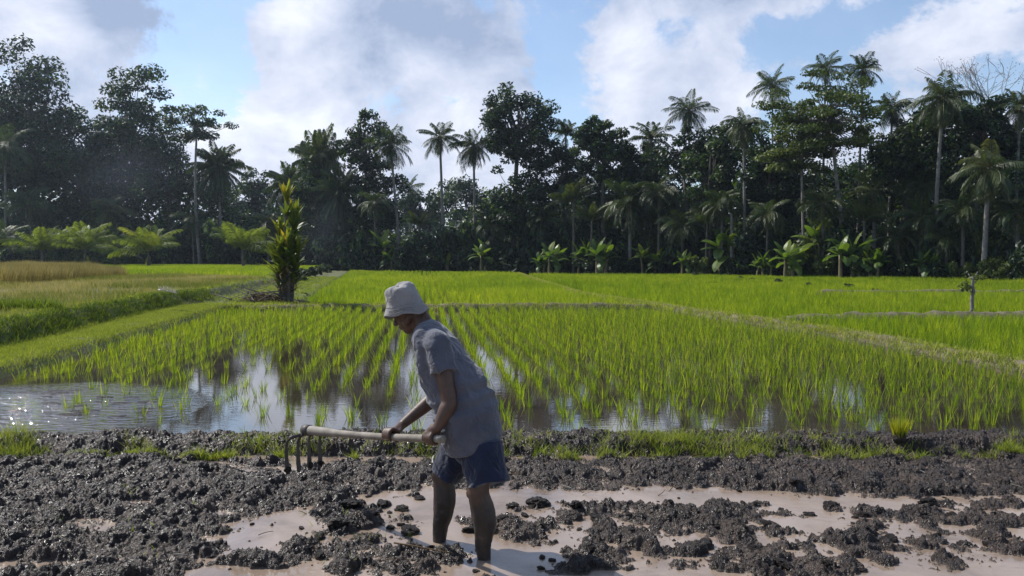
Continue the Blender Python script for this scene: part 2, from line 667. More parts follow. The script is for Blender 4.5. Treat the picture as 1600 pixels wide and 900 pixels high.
# the worked heap on the left, the strip under the bund, islands in the slurry
for e in [(40, 790, 330, 75), (150, 855, 175, 55), (300, 760, 200, 45), (430, 765, 130, 32), (560, 745, 120, 24, .0), (60, 735, 300, 30), (230, 890, 60, 22), (-40, 870, 120, 60)]:
    mask = np.maximum(mask, np.clip(ell(*e) * 2.2, 0, 1))
for e in [(730, 736, 120, 25), (900, 742, 150, 30), (1080, 740, 170, 27), (1260, 742, 170, 30), (1450, 744, 190, 34), (1640, 744, 150, 36), (1180, 728, 500, 14)]:
    mask = np.maximum(mask, np.clip(ell(*e) * 1.8, 0, .85))
for e in [(980, 800, 190, 17, .05), (870, 828, 110, 24), (1120, 822, 90, 22), (1140, 848, 160, 26), (1250, 880, 130, 24), (1380, 812, 90, 16, .15), (1410, 835, 100, 18, .1),
          (1480, 806, 90, 14), (1560, 850, 75, 17, .15), (1500, 880, 70, 13), (560, 868, 120, 15), (640, 895, 130, 14), (540, 806, 60, 20), (470, 858, 50, 13), (620, 820, 40, 12),
          (760, 812, 50, 10), (960, 862, 90, 14), (1300, 845, 70, 12), (700, 870, 60, 14), (1570, 815, 60, 10), (1150, 795, 70, 10), (560, 838, 80, 10), (880, 890, 40, 8), (1040, 830, 120, 14), (1330, 870, 90, 16), (1440, 860, 70, 10), (1210, 805, 70, 8), (1000, 880, 110, 12), (1530, 790, 90, 8), (420, 880, 60, 8), (600, 770, 60, 8)]:
    mask = np.maximum(mask, np.clip(ell(*e) * 1.25, 0, .55))
wn = fbm(np.stack([XX * 3.1, YY * 3.1], -1), 4)
wn2 = fbm(np.stack([XX * 9, YY * 9], -1) + 40, 4)
soft = mask * (1 - sst(6.25, 6.4, YY))
mask = np.clip(mask + (wn * .5 + wn2 * .6) * (mask > .01) - .12, 0, 1)
mask *= 1 - sst(6.28, 6.45, YY)
# puddles left inside the heap
for e in [(140, 820, 45, 11), (70, 886, 110, 10), (330, 728, 60, 6), (800, 772, 70, 6), (985, 778, 130, 9, .02), (215, 787, 25, 5), (420, 735, 45, 6)]:
    mask *= 1 - np.clip(ell(*e) * 2.2, 0, 1)
bnd = sst(6.26, 6.46, YY + .05 * wn) * (1 - sst(6.72, 6.98, YY + .07 * wn))
wn3 = fbm(np.stack([XX * 5, YY * 5], -1) + 70, 3)
base = -.05 + .052 * sst(.05, .45, mask) + .058 * mask * np.clip(mask * .9 + wn2 * .8 + wn3 - .3, 0, 1)
base = np.maximum(base, (-.012 + .016 * wn3 + .008 * wn2) * sst(.02, .35, soft) - .05 * (1 - sst(.02, .35, soft)))
base = np.maximum(base, -.05 + (.16 + .05 * wn + .04 * wn2) * bnd)
H = base + .010 * wn2
dens = np.clip(mask * 1.15, 0, 1) + .75 * bnd


def splat(n, r0, r1, zk):
    X = rng.uniform(GX0, GX1, n)
    Y = rng.uniform(GY0, 7.0, n)
    ii = ((X - GX0) / GS).astype(int).clip(0, nx - 1)
    jj = ((Y - GY0) / GS).astype(int).clip(0, ny - 1)
    keep = rng.uniform(0, 1, n) < dens[jj, ii]
    r = r0 + (r1 - r0) * rng.uniform(0, 1, n) ** 2.2
    for q in np.nonzero(keep)[0]:
        R_ = r[q]
        k = int(R_ * 1.5 / GS) + 1
        i, j = ii[q], jj[q]
        sl = (slice(max(j - k, 0), j + k + 1), slice(max(i - k, 0), i + k + 1))
        jr = rng.uniform(.7, 1.3)
        a = rng.uniform(0, 3.14)
        c, s_ = math.cos(a), math.sin(a)
        st = rng.uniform(.65, 1)
        dx, dy = WX[sl] - X[q], WY[sl] - Y[q]
        u, v = dx * c + dy * s_, (-dx * s_ + dy * c) / st
        d = np.maximum(np.abs(u), np.abs(v)) * .35 + np.sqrt(u * u + v * v) * .75
        t = np.clip(1 - (d / R_) ** 2, 0, 1)
        z = base[j, i] - .25 * R_ + zk * R_ * rng.uniform(.6, 1.25) * np.sqrt(t) - .10 * R_ + rng.uniform(-.25, .25) * u
        H[sl] = np.where(t > 0, np.maximum(H[sl], z), H[sl])


q1 = fbm(np.stack([XX * 22, YY * 22], -1), 3)
q2 = fbm(np.stack([XX * 22, YY * 22], -1) + 91, 3)
WX, WY = XX + .022 * q1, YY + .022 * q2
dens0 = dens
dens = dens * sst(.25, .7, dens)
splat(4600, .022, .072, .75)
dens = dens0 + .16 * (soft > .05)
splat(24000, .014, .032, 1.0)
dens = dens0 + .45 * (soft > .02) + .025
splat(95000, .009, .018, 1.25)
H += (.016 * fbm(np.stack([XX * 40, YY * 40], -1), 3, .7) + .004 * rng.normal(size=H.shape)) * (H > -.02)
H -= .5 * sst(6.99, 7.1, YY) * 0.2
V = np.stack([XX + .006 * q2, YY + .006 * q1, H], -1).reshape(-1, 3)
jj, ii = np.meshgrid(np.arange(ny - 1), np.arange(nx - 1), indexing='ij')
a0 = jj * nx + ii
hmax = np.maximum(np.maximum(H[:-1, :-1], H[1:, :-1]), np.maximum(H[:-1, 1:], H[1:, 1:]))
F4 = np.stack([a0, a0 + 1, a0 + nx + 1, a0 + nx], -1)[hmax > -.006]
used = np.unique(F4)
remap = np.full(len(V), -1)
remap[used] = np.arange(len(used))
me = mk('mud_ground', V[used], [remap[F4]], smooth=True)
tag(obj('mud_ground', me, M['mud']), kind='structure')
HF = H
# plain continuation of the bund outside the frame
for sgn in (-1, 1):
    mb = MB()
    xs = np.linspace(6.3, 30, 90) * sgn
    prof = [(6.2, -.06), (6.45, .13), (6.6, .16), (6.75, .13), (7.02, -.06)]
    Vv = np.array([[(x, y + .06 * math.sin(x * 2), z + .03 * math.sin(x * 5.1 + y * 7) * (z > 0)) for y, z in prof] for x in xs]).reshape(-1, 3)
    j_, i_ = np.meshgrid(np.arange(89), np.arange(4), indexing='ij')
    a_ = j_ * 5 + i_
    tag(obj('mud_bank', mk('mud_bank', Vv, [np.stack([a_, a_ + 5, a_ + 6, a_ + 1], -1).reshape(-1, 4)], True), M['mud']), kind='structure')


def mudh(x, y):
    i = int((x - GX0) / GS)
    j = int((y - GY0) / GS)
    if 0 <= i < nx and 0 <= j < ny:
        return float(HF[j, i])
    return 0.0


# loose clods
def ico(sub):
    import bmesh
    bm = bmesh.new()
    bmesh.ops.create_icosphere(bm, subdivisions=sub, radius=1)
    V = np.array([v.co[:] for v in bm.verts])
    Fc = np.array([[v.index for v in f.verts] for f in bm.faces])
    bm.free()
    return V, Fc


ICO = ico(5)
clod_me = []
for k in range(9):
    V, Fc = ICO
    o_ = k * 13.7
    lum = np.zeros(len(V))
    r_ = np.random.default_rng(k)
    for q in range(46):                      # a clod is many crumbs pressed together
        c = r_.normal(size=3)
        c /= np.linalg.norm(c)
        rr = r_.uniform(.16, .5)
        d = np.linalg.norm(V - c, axis=1)
        lum = np.maximum(lum, r_.uniform(.5, 1.0) * np.sqrt(np.clip(rr * rr - d * d, 0, None)))
    rad = .62 + .75 * lum + .16 * fbm(V * 2.1 + o_, 3) + .08 * fbm(V * 8 + o_, 3)
    P = V * rad[:, None]
    P *= np.array([1.1, .9, r_.uniform(.55, .8)])
    clod_me.append(mk('mud_clod', P, [Fc], True))
    clod_me[-1].materials.append(M['mud'])
spots = []
for (px, py, rp) in [(430, 0, 0)][:0]:
    pass
for (px, py, rp) in [(627, 797, 17), (640, 832, 24), (548, 795, 26), (600, 790, 22), (655, 780, 12), (800, 792, 17), (840, 790, 26), (745, 795, 16), (785, 823, 15), (925, 866, 10), (868, 848, 8),
                     (712, 852, 22), (780, 862, 26), (846, 889, 11), (610, 826, 12), (575, 850, 14), (530, 830, 22), (498, 842, 16), (500, 872, 14), (690, 800, 12), (1048, 790, 9), (957, 752, 12),
                     (1240, 766, 13), (1075, 745, 20), (1298, 795, 22), (1265, 805, 12), (1345, 806, 14), (1450, 795, 18), (1155, 768, 9), (820, 806, 12), (735, 830, 20), (690, 835, 9),
                     (1010, 812, 16), (935, 815, 20), (900, 800, 18), (1205, 822, 18), (1100, 855, 24), (1180, 862, 20), (1225, 890, 22), (1390, 845, 18), (1462, 838, 14), (1545, 852, 16), (1490, 808, 14)]:
    g = gr(px, py, .0)
    spots.append((g.x, g.y, rp * g.y / F * .74))
while len(spots) < 290:
    px, py = rng.uniform(330, 1620), rng.uniform(770, 900)
    if rng.uniform() < .12:
        px, py = rng.uniform(0, 1600), rng.uniform(725, 770)
    g = gr(px, py)
    i, j = int((g.x - GX0) / GS), int((g.y - GY0) / GS)
    near = mask[max(j - 22, 0):j + 22, max(i - 22, 0):i + 22].mean()
    if near > rng.uniform(.02, .5) or rng.uniform() < .05:
        spots.append((g.x, g.y, .007 + .022 * rng.uniform() ** 2))
for k, (x, y, r) in enumerate(spots):
    if abs(x + .42) < .12 and abs(y - 4.42) < .1 or abs(x + .16) < .12 and abs(y - 4.18) < .1:
        continue
    o = obj('mud_clod', clod_me[k % 9])
    o.location = (x, y, max(mudh(x, y), 0) + r * .12)
    o.scale = (r * rng.uniform(.9, 1.3), r, r * rng.uniform(.7, 1))
    o.rotation_euler = (rng.uniform(-.4, .4), rng.uniform(-.4, .4), rng.uniform(0, 6.28))
    if r > .062:
        lab = 'large dark lump of wet mud sitting up out of the brown slurry'
    elif y > 4.75:
        lab = 'small wet mud crumb by the ploughed strip under the grassy bund'
    elif x < .1:
        lab = 'dark mud clod in the slurry around the farmer and his feet'
    else:
        lab = 'dark mud clod in the slurry away to the right of the farmer'
    tag(o, lab, 'mud clod', 'mud clods lying in the slurry')

for k in range(26):
    px, py = rng.uniform(10, 235), rng.uniform(604, 655)
    g = gr(px, py, PADZ)
    r = rng.uniform(.04, .12)
    o = obj('mud_clod', clod_me[k % 9])
    o.location = (g.x, g.y, PADZ - r * .12)
    o.scale = (r * 1.5, r, r * .36)
    o.rotation_euler = (0, 0, rng.uniform(-.5, .5))
    tag(o, 'low wet mud hump breaking the rippled water at the left edge', 'mud clod', 'mud humps in the rippled corner of the paddy')

# ------------------------------------------------------------------ the terrace, its bank and the grass path
Ys = np.concatenate([np.arange(4.5, 30, .16), np.arange(30, 60, .5), np.arange(60, 126, 2.0)])
soff = np.concatenate([[.25, .1], np.arange(0, -3.6, -.09), np.arange(-3.7, -9, -.3), np.arange(-9, -60, -2.5), [-90, -140]])
YG, SG = np.meshgrid(Ys, soff, indexing='ij')
XG = lbx(YG) + SG
pw = pathw(YG)
tn = fbm(np.stack([XG * .9, YG * .9], -1), 4)
tn2 = fbm(np.stack([XG * 3.5, YG * 3.5], -1) + 9, 3)
e1 = SG + .10 * tn2
zz = -.02 + .25 * sst(.16, -.06, e1) + (TERZ - .22) * sst(-pw + .12, -pw - .32, SG + .18 * tn)
zz += .035 * tn2 * (SG < .1) + .05 * tn * (SG < -.2)
zz -= .12 * np.exp(-((SG + pw * .98 - .1) / .14) ** 2) * (YG < 24)          # the ditch below the bank
V = np.stack([XG, YG, zz], -1).reshape(-1, 3)
n0, n1_ = XG.shape
j_, i_ = np.meshgrid(np.arange(n0 - 1), np.arange(n1_ - 1), indexing='ij')
a_ = j_ * n1_ + i_
tag(obj('terrace_ground', mk('terrace_ground', V, [np.stack([a_, a_ + n1_, a_ + n1_ + 1, a_ + 1], -1).reshape(-1, 4)], True), M['soil']), kind='structure')


def terz(x, y):
    s_ = x - lbx(y)
    pw_ = pathw(y)
    return -.02 + .25 * sst(.16, -.06, s_) + (TERZ - .22) * sst(-pw_ + .12, -pw_ - .32, s_)


# low bunds between the paddies
def bund(name, pts, wid, hgt, seed, m='bundsoil', step=.12):
    pts = np.array(pts, float)
    seg = np.linalg.norm(np.diff(pts, axis=0), axis=1)
    s_ = np.concatenate([[0], np.cumsum(seg)])
    n = int(s_[-1] / step) + 2
    t = np.linspace(0, s_[-1], n)
    cx = np.interp(t, s_, pts[:, 0])
    cy = np.interp(t, s_, pts[:, 1])
    k = max(3, int(2.0 / step))
    ker = np.ones(k) / k
    cx2 = np.convolve(np.pad(cx, k // 2, 'edge'), ker, 'valid')[:n]
    cy2 = np.convolve(np.pad(cy, k // 2, 'edge'), ker, 'valid')[:n]
    T = np.stack([np.gradient(cx2), np.gradient(cy2)], 1)
    T /= np.linalg.norm(T, axis=1)[:, None]
    Nn = np.stack([-T[:, 1], T[:, 0]], 1)
    u = np.linspace(-1, 1, 11)
    P = np.stack([cx2, cy2], 1)[:, None] + Nn[:, None] * (u * wid * .5)[None, :, None]
    nz = fbm(np.concatenate([P * 2.2, np.full(P.shape[:2] + (1,), seed)], -1), 3)
    nz2 = fbm(np.concatenate([P * 9, np.full(P.shape[:2] + (1,), seed)], -1), 2)
    tp = np.minimum(sst(0, .8, t), sst(0, .8, t[-1] - t))[:, None]
    Z = -.06 + (hgt + .07 + .06 * nz + .03 * nz2) * tp * np.clip(1 - np.abs(u[None]) ** 2.6, 0, 1)
    P = P + Nn[:, None] * (nz * .08 * wid)[..., None]
    V = np.concatenate([P, Z[..., None]], -1).reshape(-1, 3)
    j_, i_ = np.meshgrid(np.arange(n - 1), np.arange(10), indexing='ij')
    a_ = j_ * 11 + i_
    tag(obj(name, mk(name, V, [np.stack([a_, a_ + 11, a_ + 12, a_ + 1], -1).reshape(-1, 4)], True), M[m]), kind='structure')
    return cx2, cy2, Nn


RBUND = bund('bund', [(x, y) for y, x in RB], .46, .20, 3.3)
MBUND = bund('bund', [(-9.2, 23.6), (-5, 23.7), (0, 23.9), (5.0, 24.2)], .55, .24, 7.3)
IBUND = bund('bund', [(6.2, 18.6), (8.8, 19.6), (11.9, 20.0), (14.0, 19.8), (19, 19.6)], .8, .26, 5.1)
FBUND = bund('bund', [(13, 34), (20, 33.4), (28, 34)], .7, .28, 9.1)

# ------------------------------------------------------------------ rice
ROWX = -.114          # rows run slightly to the left as they recede


def tuft_mesh(seed, n, h, spread, K=3, wid=.009):
    r = np.random.default_rng(seed)
    a = r.uniform(0, 6.28, n)
    b = np.stack([np.cos(a) * spread * r.uniform(0, .35, n), np.sin(a) * spread * r.uniform(0, .35, n), np.full(n, -.06)], 1)
    Lh = h * r.uniform(.6, 1.08, n)
    V, F3, F4 = blades(b, a + r.normal(0, .5, n), Lh, np.full(n, wid) * r.uniform(.7, 1.2, n), r.uniform(.01, .19, n), r.uniform(.0, .26, n), K, r.uniform(0, 3.14, n))
    mb = MB()
    mb.add(V, F3, F4, rep(np.clip(r.normal(.45, .28, n), 0, 1), K))
    return mb


TUFTS = [tuft_mesh(100 + k, int(rng.integers(12, 19)), .285 * rng.uniform(.9, 1.1), .13) for k in range(8)]
TUFT_ME = []
for q in TUFTS:
    me = q.mesh('rice_plant')
    me.materials.append(M['rice'])
    TUFT_ME.append(me)

plants = []     # x, y, scale
for ix in range(-70, 80):
    for iy in range(0, 88):
        y = 6.98 + iy * .19
        x = ix * .30 + ROWX * (y - 7)
        x += rng.normal(0, .014)
        y += rng.normal(0, .03)
        if y > 23.3 or x < lbx(y) + .2 or x > rbx(y) - .5:
            continue
        px, py = proj(x, y, PADZ)
        if px < -120 or px > 1720:
            continue
        k = .96
        sc = np.interp(y, [7, 9, 13, 24], [.88, .96, 1.02, 1.08])
        nz = vnoise(np.array([x * .7, y * .45, 3.3]))
        if px < 330:
            k = np.interp(y, [7, 9.3, 10.2, 14, 20], [.05, .10, .60, .85, .95])
            sc *= .92
        elif px < 480:
            k = np.interp(y, [7, 8.4, 11.8, 13.8, 20], [.08, .12, .24, .72, .95])
            sc *= .88
        elif px < 780:
            k = np.interp(y, [7, 8.5, 10.5, 13.5, 17], [.17, .28, .52, .78, .94])
        elif px < 1250:
            k = np.interp(y, [7, 7.8, 9, 11, 14], [.45, .62, .90, .96, .97])
        else:
            k = np.interp(y, [7, 7.5, 9], [.85, .96, .985])
        k = k + .28 * nz * (k < .9)
        # two rows that were never filled
        if ix in (-2,) and y < 16 and rng.uniform() < .75:
            continue
        if rng.uniform() > k:
            continue
        plants.append((x, y, sc * rng.uniform(.78, 1.12)))
plants.sort(key=lambda p: p[1] - .0)
vis = [p for p in plants if -10 < proj(p[0], p[1], PADZ)[0] < 1610]
first = set(id(p) for p in vis[:300])
big = MB()


def place_tuft(mb, q, x, y, z, s, r):
    V = np.concatenate(q.v)
    c, s_ = math.cos(r), math.sin(r)
    W = np.stack([V[:, 0] * c - V[:, 1] * s_, V[:, 0] * s_ + V[:, 1] * c, V[:, 2]], 1) * s + np.array([x, y, z])
    mb.add(W, np.concatenate(q.f3), np.concatenate(q.f4), np.concatenate(q.t))


for p in plants:
    x, y, s = p
    k = int(rng.integers(0, 8))
    r = rng.uniform(0, 6.28)
    if id(p) in first:
        o = obj('rice_plant', TUFT_ME[k])
        o.location = (x, y, PADZ)
        o.rotation_euler = (0, 0, r)
        o.scale = (s, s, s)
        px, py = proj(x, y, PADZ)
        if px < 470:
            lab = 'thin rice seedling in the open muddy water left of the rake'
        elif px < 790:
            lab = 'rice seedling growing in the mirror-like water behind the farmer'
        elif px < 1250:
            lab = 'rice seedling near the grassy bund just right of the farmer'
        else:
            lab = 'green rice seedling beyond the bund around the yellow seedling bundle'
        tag(o, lab, 'rice plant', 'rice seedlings nearest the front bund')
    else:
        place_tuft(big, TUFTS[k], x, y, PADZ, s, r)


def scatter_rows(x0, x1, y0, y1, dx, dy, keep, slope=ROWX):
    xs = np.arange(x0, x1, dx)
    ys = np.arange(y0, y1, dy)
    A, B = np.meshgrid(xs, ys)
    A = A + slope * (B - y0)
    A = A.ravel() + rng.normal(0, dx * .08, A.size)
    B = B.ravel() + rng.normal(0, dy * .15, B.size)
    m = keep(A, B)
    return A[m], B[m]


def in_view(x, y, mar=1.5):
    return np.abs(x) < .665 * y + mar


def far_rice(mb, X, Y, z, h, nb, wid, t0=.2, t1=.8, spread=.06):
    n = len(X)
    if n == 0:
        return
    X, Y = np.repeat(X, nb), np.repeat(Y, nb)
    Z = np.broadcast_to(np.asarray(z, float), (n,)).repeat(nb)
    m = len(X)
    hs = np.repeat(rng.uniform(.82, 1.1, n), nb)
    b = np.stack([X + rng.normal(0, spread, m), Y + rng.normal(0, spread, m), Z - .02], 1)
    V, F3, F4 = blades(b, rng.uniform(0, 6.28, m), h * hs * (1 + .35 * fbm(np.stack([X * .5, Y * .3], -1), 2)) * rng.uniform(.7, 1.05, m), np.full(m, wid), rng.uniform(.03, .30, m), rng.uniform(0, .3, m), 2, rng.normal(0, .5, m))
    patch = .22 * fbm(np.stack([X * .12, Y * .07], -1), 3) + .14 * fbm(np.stack([X * 1.1, Y * .5], -1) + 31, 2)
    tt = np.repeat(rng.uniform(t0, t1, n), nb) + rng.normal(0, .08, m) + patch
    mb.add(V, F3, F4, rep(tt, 2))


def paddy2(A, B):
    m = (A > lbx(B) + .25) & (A < rbx(B) - .35) & in_view(A, B) & (B > 24.2) & (B < edgey(A) - 1.5)
    rowi = np.round((A - ROWX * (B - 24.2)) / .30)
    bare = np.isin(rowi, (-9, -7, -6, -4)) & (rng.uniform(size=A.shape) < .62) & (vnoise(np.stack([B * .25, rowi * 3.1, rowi * 0], -1)) > -.35)
    return m & ~bare & (rng.uniform(size=A.shape) < .985)


def paddy3(A, B):
    m = (A > rbx(B) + .5) & in_view(A, B) & (B < edgey(A) - 1.0)
    m &= ~((np.abs(B - 19.8) < .5) & (A > 6)) & ~((np.abs(B - 33.7) < .5) & (A > 13))
    return m & (rng.uniform(size=A.shape) < .97)


for (y0, y1, dx, dy, nb, wid) in ((24.2, 42, .30, .21, 8, .012), (42, 64, .36, .26, 9, .018), (64, 98, .45, .38, 10, .032)):
    X, Y = scatter_rows(-32 + 0, 14, y0, y1, dx, dy, paddy2)
    far_rice(big, X, Y, PADZ, .37, nb, wid, .32, .82, .045)
for (y0, y1, dx, dy, nb, wid) in ((8.2, 20, .285, .19, 10, .010), (20, 36, .30, .21, 8, .012), (36, 72, .36, .26, 9, .018)):
    X, Y = scatter_rows(0, 58, y0, y1, dx, dy, paddy3)
    far_rice(big, X, Y, PADZ, .37, nb, wid, .28, .80, .045)


# bright young rice on the far terrace
def terfar(A, B):
    return (A < lbx(B) - pathw(B) - .4) & in_view(A, B, 3) & (B > np.interp(A, [-60, -24, -14, -9], [56, 50, 44, 40])) & (B < edgey(A) - 2) & (np.abs(B - 66 - (A + 26) * .8) > .7)


X, Y = scatter_rows(-90, -5, 40, 118, .34, .42, terfar)
far_rice(big, X, Y, TERZ, .40, 9, .032, .35, .8)
tag(obj('rice', big.mesh('rice'), M['rice']), kind='stuff')

# stubble and weeds on the near terrace, ripe rice further back
stub = MB()


def terst(A, B):
    ok = (A < lbx(B) - pathw(B) - .35) & in_view(A, B, 2) & (B > 15.3) & (B < np.interp(A, [-60, -24, -14, -9], [56, 50, 44, 40]))
    return ok & (rng.uniform(size=A.shape) < .9)


X, Y = scatter_rows(-60, -5, 8.5, 56, .30, .26, terst)
pt = fbm(np.stack([X * .25, Y * .25], -1), 3)
for lo, hi, t0, t1, hh in ((-2, -.08, .1, .55, .32), (-.08, .10, .4, .85, .26), (.10, 2, .6, 1, .19)):
    m = (pt > lo) & (pt <= hi)
    far_rice(stub, X[m], Y[m], TERZ, hh, 9, .016, t0, t1, .06)


def terlow(A, B):
    return (A < lbx(B) - pathw(B) - .4) & in_view(A, B, 2) & (B < 15.1)


X, Y = scatter_rows(-22, -5, 9, 15.1, .26, .2, terlow)
far_rice(stub, X, Y, TERZ, .17, 8, .011, .2, .7, .05)
tag(obj('stubble_field', stub.mesh('stubble_field'), M['stubble']), kind='stuff')

ripe = MB()
POLY = [(-60, 14), (-19.2, 28.6), (-22.9, 46), (-38, 66), (-90, 66)]


def inpoly(X, Y, P):
    c = np.zeros(X.shape, bool)
    n = len(P)
    for i in range(n):
        (x0, y0), (x1, y1) = P[i], P[(i + 1) % n]
        m = ((y0 > Y) != (y1 > Y)) & (X < (x1 - x0) * (Y - y0) / (y1 - y0 + 1e-12) + x0)
        c ^= m
    return c


X, Y = scatter_rows(-62, -18, 14, 66, .17, .17, lambda A, B: inpoly(A, B, POLY) & in_view(A, B, 3), 0)
far_rice(ripe, X, Y, TERZ, .86, 10, .022, .2, .85, .07)
tag(obj('ripe_rice', ripe.mesh('ripe_rice'), M['ripe']), kind='stuff')

# ------------------------------------------------------------------ grass on paths, banks and bunds
grass = MB()


def grass_patch(X, Y, Z, h, nb, wid, t0, t1, spread, lean=.45):
    n = len(X)
    if n == 0:
        return
    X, Y, Z = np.repeat(X, nb), np.repeat(Y, nb), np.repeat(Z, nb)
    m = len(X)
    hh = np.repeat(np.broadcast_to(np.asarray(h, float), (n,)), nb)
    b = np.stack([X + rng.normal(0, spread, m), Y + rng.normal(0, spread, m), Z - .01], 1)
    V, F3, F4 = blades(b, rng.uniform(0, 6.28, m), hh * rng.uniform(.5, 1.1, m), np.full(m, wid), rng.uniform(.05, lean, m), rng.uniform(.0, .45, m), 2, rng.uniform(0, 3.14, m))
    grass.add(V, F3, F4, rep(np.repeat(rng.uniform(t0, t1, n), nb) + rng.normal(0, .1, m), 2))


# the grass path left of the paddy
n = 9000
Y = 6.4 + 18 * rng.uniform(0, 1, n) ** .8
s_ = -rng.uniform(-.03, 1.0, n) * pathw(Y)
X = lbx(Y) + s_
grass_patch(X, Y, terz(X, Y) + .0, .085, 8, .008, .3, .75, .05)
# the overgrown bank above it
n = 5200
Y = 6.4 + 20 * rng.uniform(0, 1, n) ** .8
X = lbx(Y) - pathw(Y) - rng.uniform(-.1, .9, n)
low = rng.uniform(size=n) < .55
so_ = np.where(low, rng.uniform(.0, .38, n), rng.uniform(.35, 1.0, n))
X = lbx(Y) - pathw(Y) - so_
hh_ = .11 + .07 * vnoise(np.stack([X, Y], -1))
grass_patch(X[low], Y[low], terz(X[low], Y[low]), hh_[low], 9, .010, -.1, .36, .05, .6)  # shade of the bank face painted in: these blades are tinted darker
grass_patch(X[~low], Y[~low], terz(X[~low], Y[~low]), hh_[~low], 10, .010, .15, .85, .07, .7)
n = 2600
Y = rng.uniform(24, 60, n)
X = lbx(Y) - rng.uniform(-.05, 1.0, n) * (pathw(Y) + .8)
grass_patch(X, Y, terz(X, Y), .16, 9, .014, .2, .7, .08, .5)
# a strip of weeds that parts the lower and the upper terrace
n = 1300
X = rng.uniform(-14, -9, n)
Y = 15.2 + rng.normal(0, .14, n)
m = X < lbx(Y) - pathw(Y) - .3
grass_patch(X[m], Y[m], terz(X[m], Y[m]), .30, 9, .012, .0, .4, .06, .5)
# tufts on the low bunds
for (cx, cy, Nn), wd, n, hh in ((RBUND, .5, 7500, .13), (MBUND, .5, 900, .20), (IBUND, .7, 500, .12), (FBUND, .6, 500, .16)):
    k = rng.integers(0, len(cx), n)
    o_ = rng.normal(0, wd * .38, n)
    X, Y = cx[k] + Nn[k, 0] * o_, cy[k] + Nn[k, 1] * o_
    m = in_view(X, Y)
    grass_patch(X[m], Y[m], np.full(m.sum(), .20) - np.abs(o_[m]) * .25, hh, 7, .012, .3, 1.0, .05, .6)
# clumps on the front bund and its foot
for (px, py, wx, wy, n, hh) in [(430, 692, 60, 10, 110, .12), (350, 700, 60, 10, 90, .08), (500, 695, 14, 9, 30, .16), (560, 712, 55, 10, 70, .08), (20, 690, 35, 9, 60, .14), (215, 692, 25, 7, 30, .09),
                                (150, 712, 70, 8, 60, .05), (640, 690, 60, 8, 60, .09), (820, 690, 40, 9, 30, .10), (870, 700, 30, 9, 30, .11), (1000, 690, 70, 10, 110, .12), (1130, 690, 60, 9, 90, .11),
                                (1060, 683, 40, 8, 80, .10), (1290, 690, 40, 9, 40, .10), (1350, 700, 30, 10, 30, .14), (1240, 712, 30, 8, 15, .08), (1460, 700, 60, 9, 50, .09), (1590, 695, 30, 10, 50, .13),
                                (1190, 690, 30, 7, 30, .09), (930, 694, 30, 7, 25, .08), (470, 724, 45, 7, 70, .05), (300, 712, 60, 7, 60, .05), (720, 692, 30, 6, 20, .07), (450, 705, 30, 10, 40, .10)]:
    P = [(rng.normal(px, wx * .6), rng.normal(py, wy * .6)) for _ in range(int(n * 2.2))]
    pts = [gr(a, b, .12) for a, b in P]
    X = np.array([p.x for p in pts])
    Y = np.array([p.y for p in pts]).clip(6.22, 6.95)
    Z = np.array([mudh(a, b) for a, b in zip(X, Y)])
    m = Z > .01
    grass_patch(X[m], Y[m], Z[m], hh * rng.uniform(.5, 1.4, m.sum()), 7, .0045, .12, .9, .02, .75)
# a few green scraps turned into the mud
n = 46
px, py = rng.uniform(0, 700, n), rng.uniform(730, 890, n)
pts = [gr(a, b) for a, b in zip(px, py)]
X = np.array([p.x for p in pts])
Y = np.array([p.y for p in pts])
grass_patch(X, Y, np.array([max(mudh(a, b), 0) for a, b in zip(X, Y)]), .07, 3, .004, .3, .9, .01, .9)
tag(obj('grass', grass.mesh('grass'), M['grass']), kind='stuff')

# the bright yellow bundle of seedlings on the bund
t = thing('seedling_bundle', 'bright yellow-green bundle of spare rice seedlings standing on the front bund', 'seedling bundle', gr(1405, 684, .13))
mb = MB()
n = 190
a = rng.uniform(0, 6.28, n)
V, F3, F4 = blades(np.stack([np.cos(a) * .045 * rng.uniform(0, 1, n) ** .5, np.sin(a) * .045 * rng.uniform(0, 1, n) ** .5, np.full(n, -.02)], 1), a, rng.uniform(.15, .24, n), np.full(n, .006), rng.uniform(0, .28, n), rng.uniform(0, .2, n), 3, rng.uniform(0, 3.14, n))
mb.add(V, F3, F4, rep(rng.uniform(.1, .9, n), 3))
obj('leaves', mb.mesh('leaves'), M['yellowrice'], t)
V, F3, F4 = tube([(0, 0, -.03), (0, 0, .02), (0, 0, .05)], [.05, .052, .046], 12)
obj('root_ball', mk('root_ball', V, [F3, F4], True), M['mud'], t)

# ------------------------------------------------------------------ trees
def edge_px(px):
    return float(np.interp(px, [-200, 0, 330, 545, 800, 1050, 1300, 1600, 1900], [118, 118, 116, 95, 86, 74, 62, 52, 46]))


def gz(x, y):
    return float(terz(x, y)) if x < lbx(y) else .02


def leafquads(mb, C, Nrm, size, r, t, asp=.5):
    n = len(C)
    Nrm = Nrm / (np.linalg.norm(Nrm, axis=1)[:, None] + 1e-9)
    a = r.normal(size=(n, 3))
    T = np.cross(Nrm, a)
    T /= np.linalg.norm(T, axis=1)[:, None] + 1e-9
    B = np.cross(Nrm, T)
    l = (size * r.uniform(.6, 1.25, n))[:, None]
    w_ = l * asp
    V = np.stack([C - T * l * .5, C - B * w_ * .5 + T * l * .05 - Nrm * l * .06, C + T * l * .5 - Nrm * l * .14, C + B * w_ * .5 + T * l * .05 - Nrm * l * .06], 1)
    i = np.arange(n)[:, None] * 4
    mb.add(V.reshape(-1, 3), None, i + np.array([[0, 1, 2, 3]]), np.repeat(t, 4))


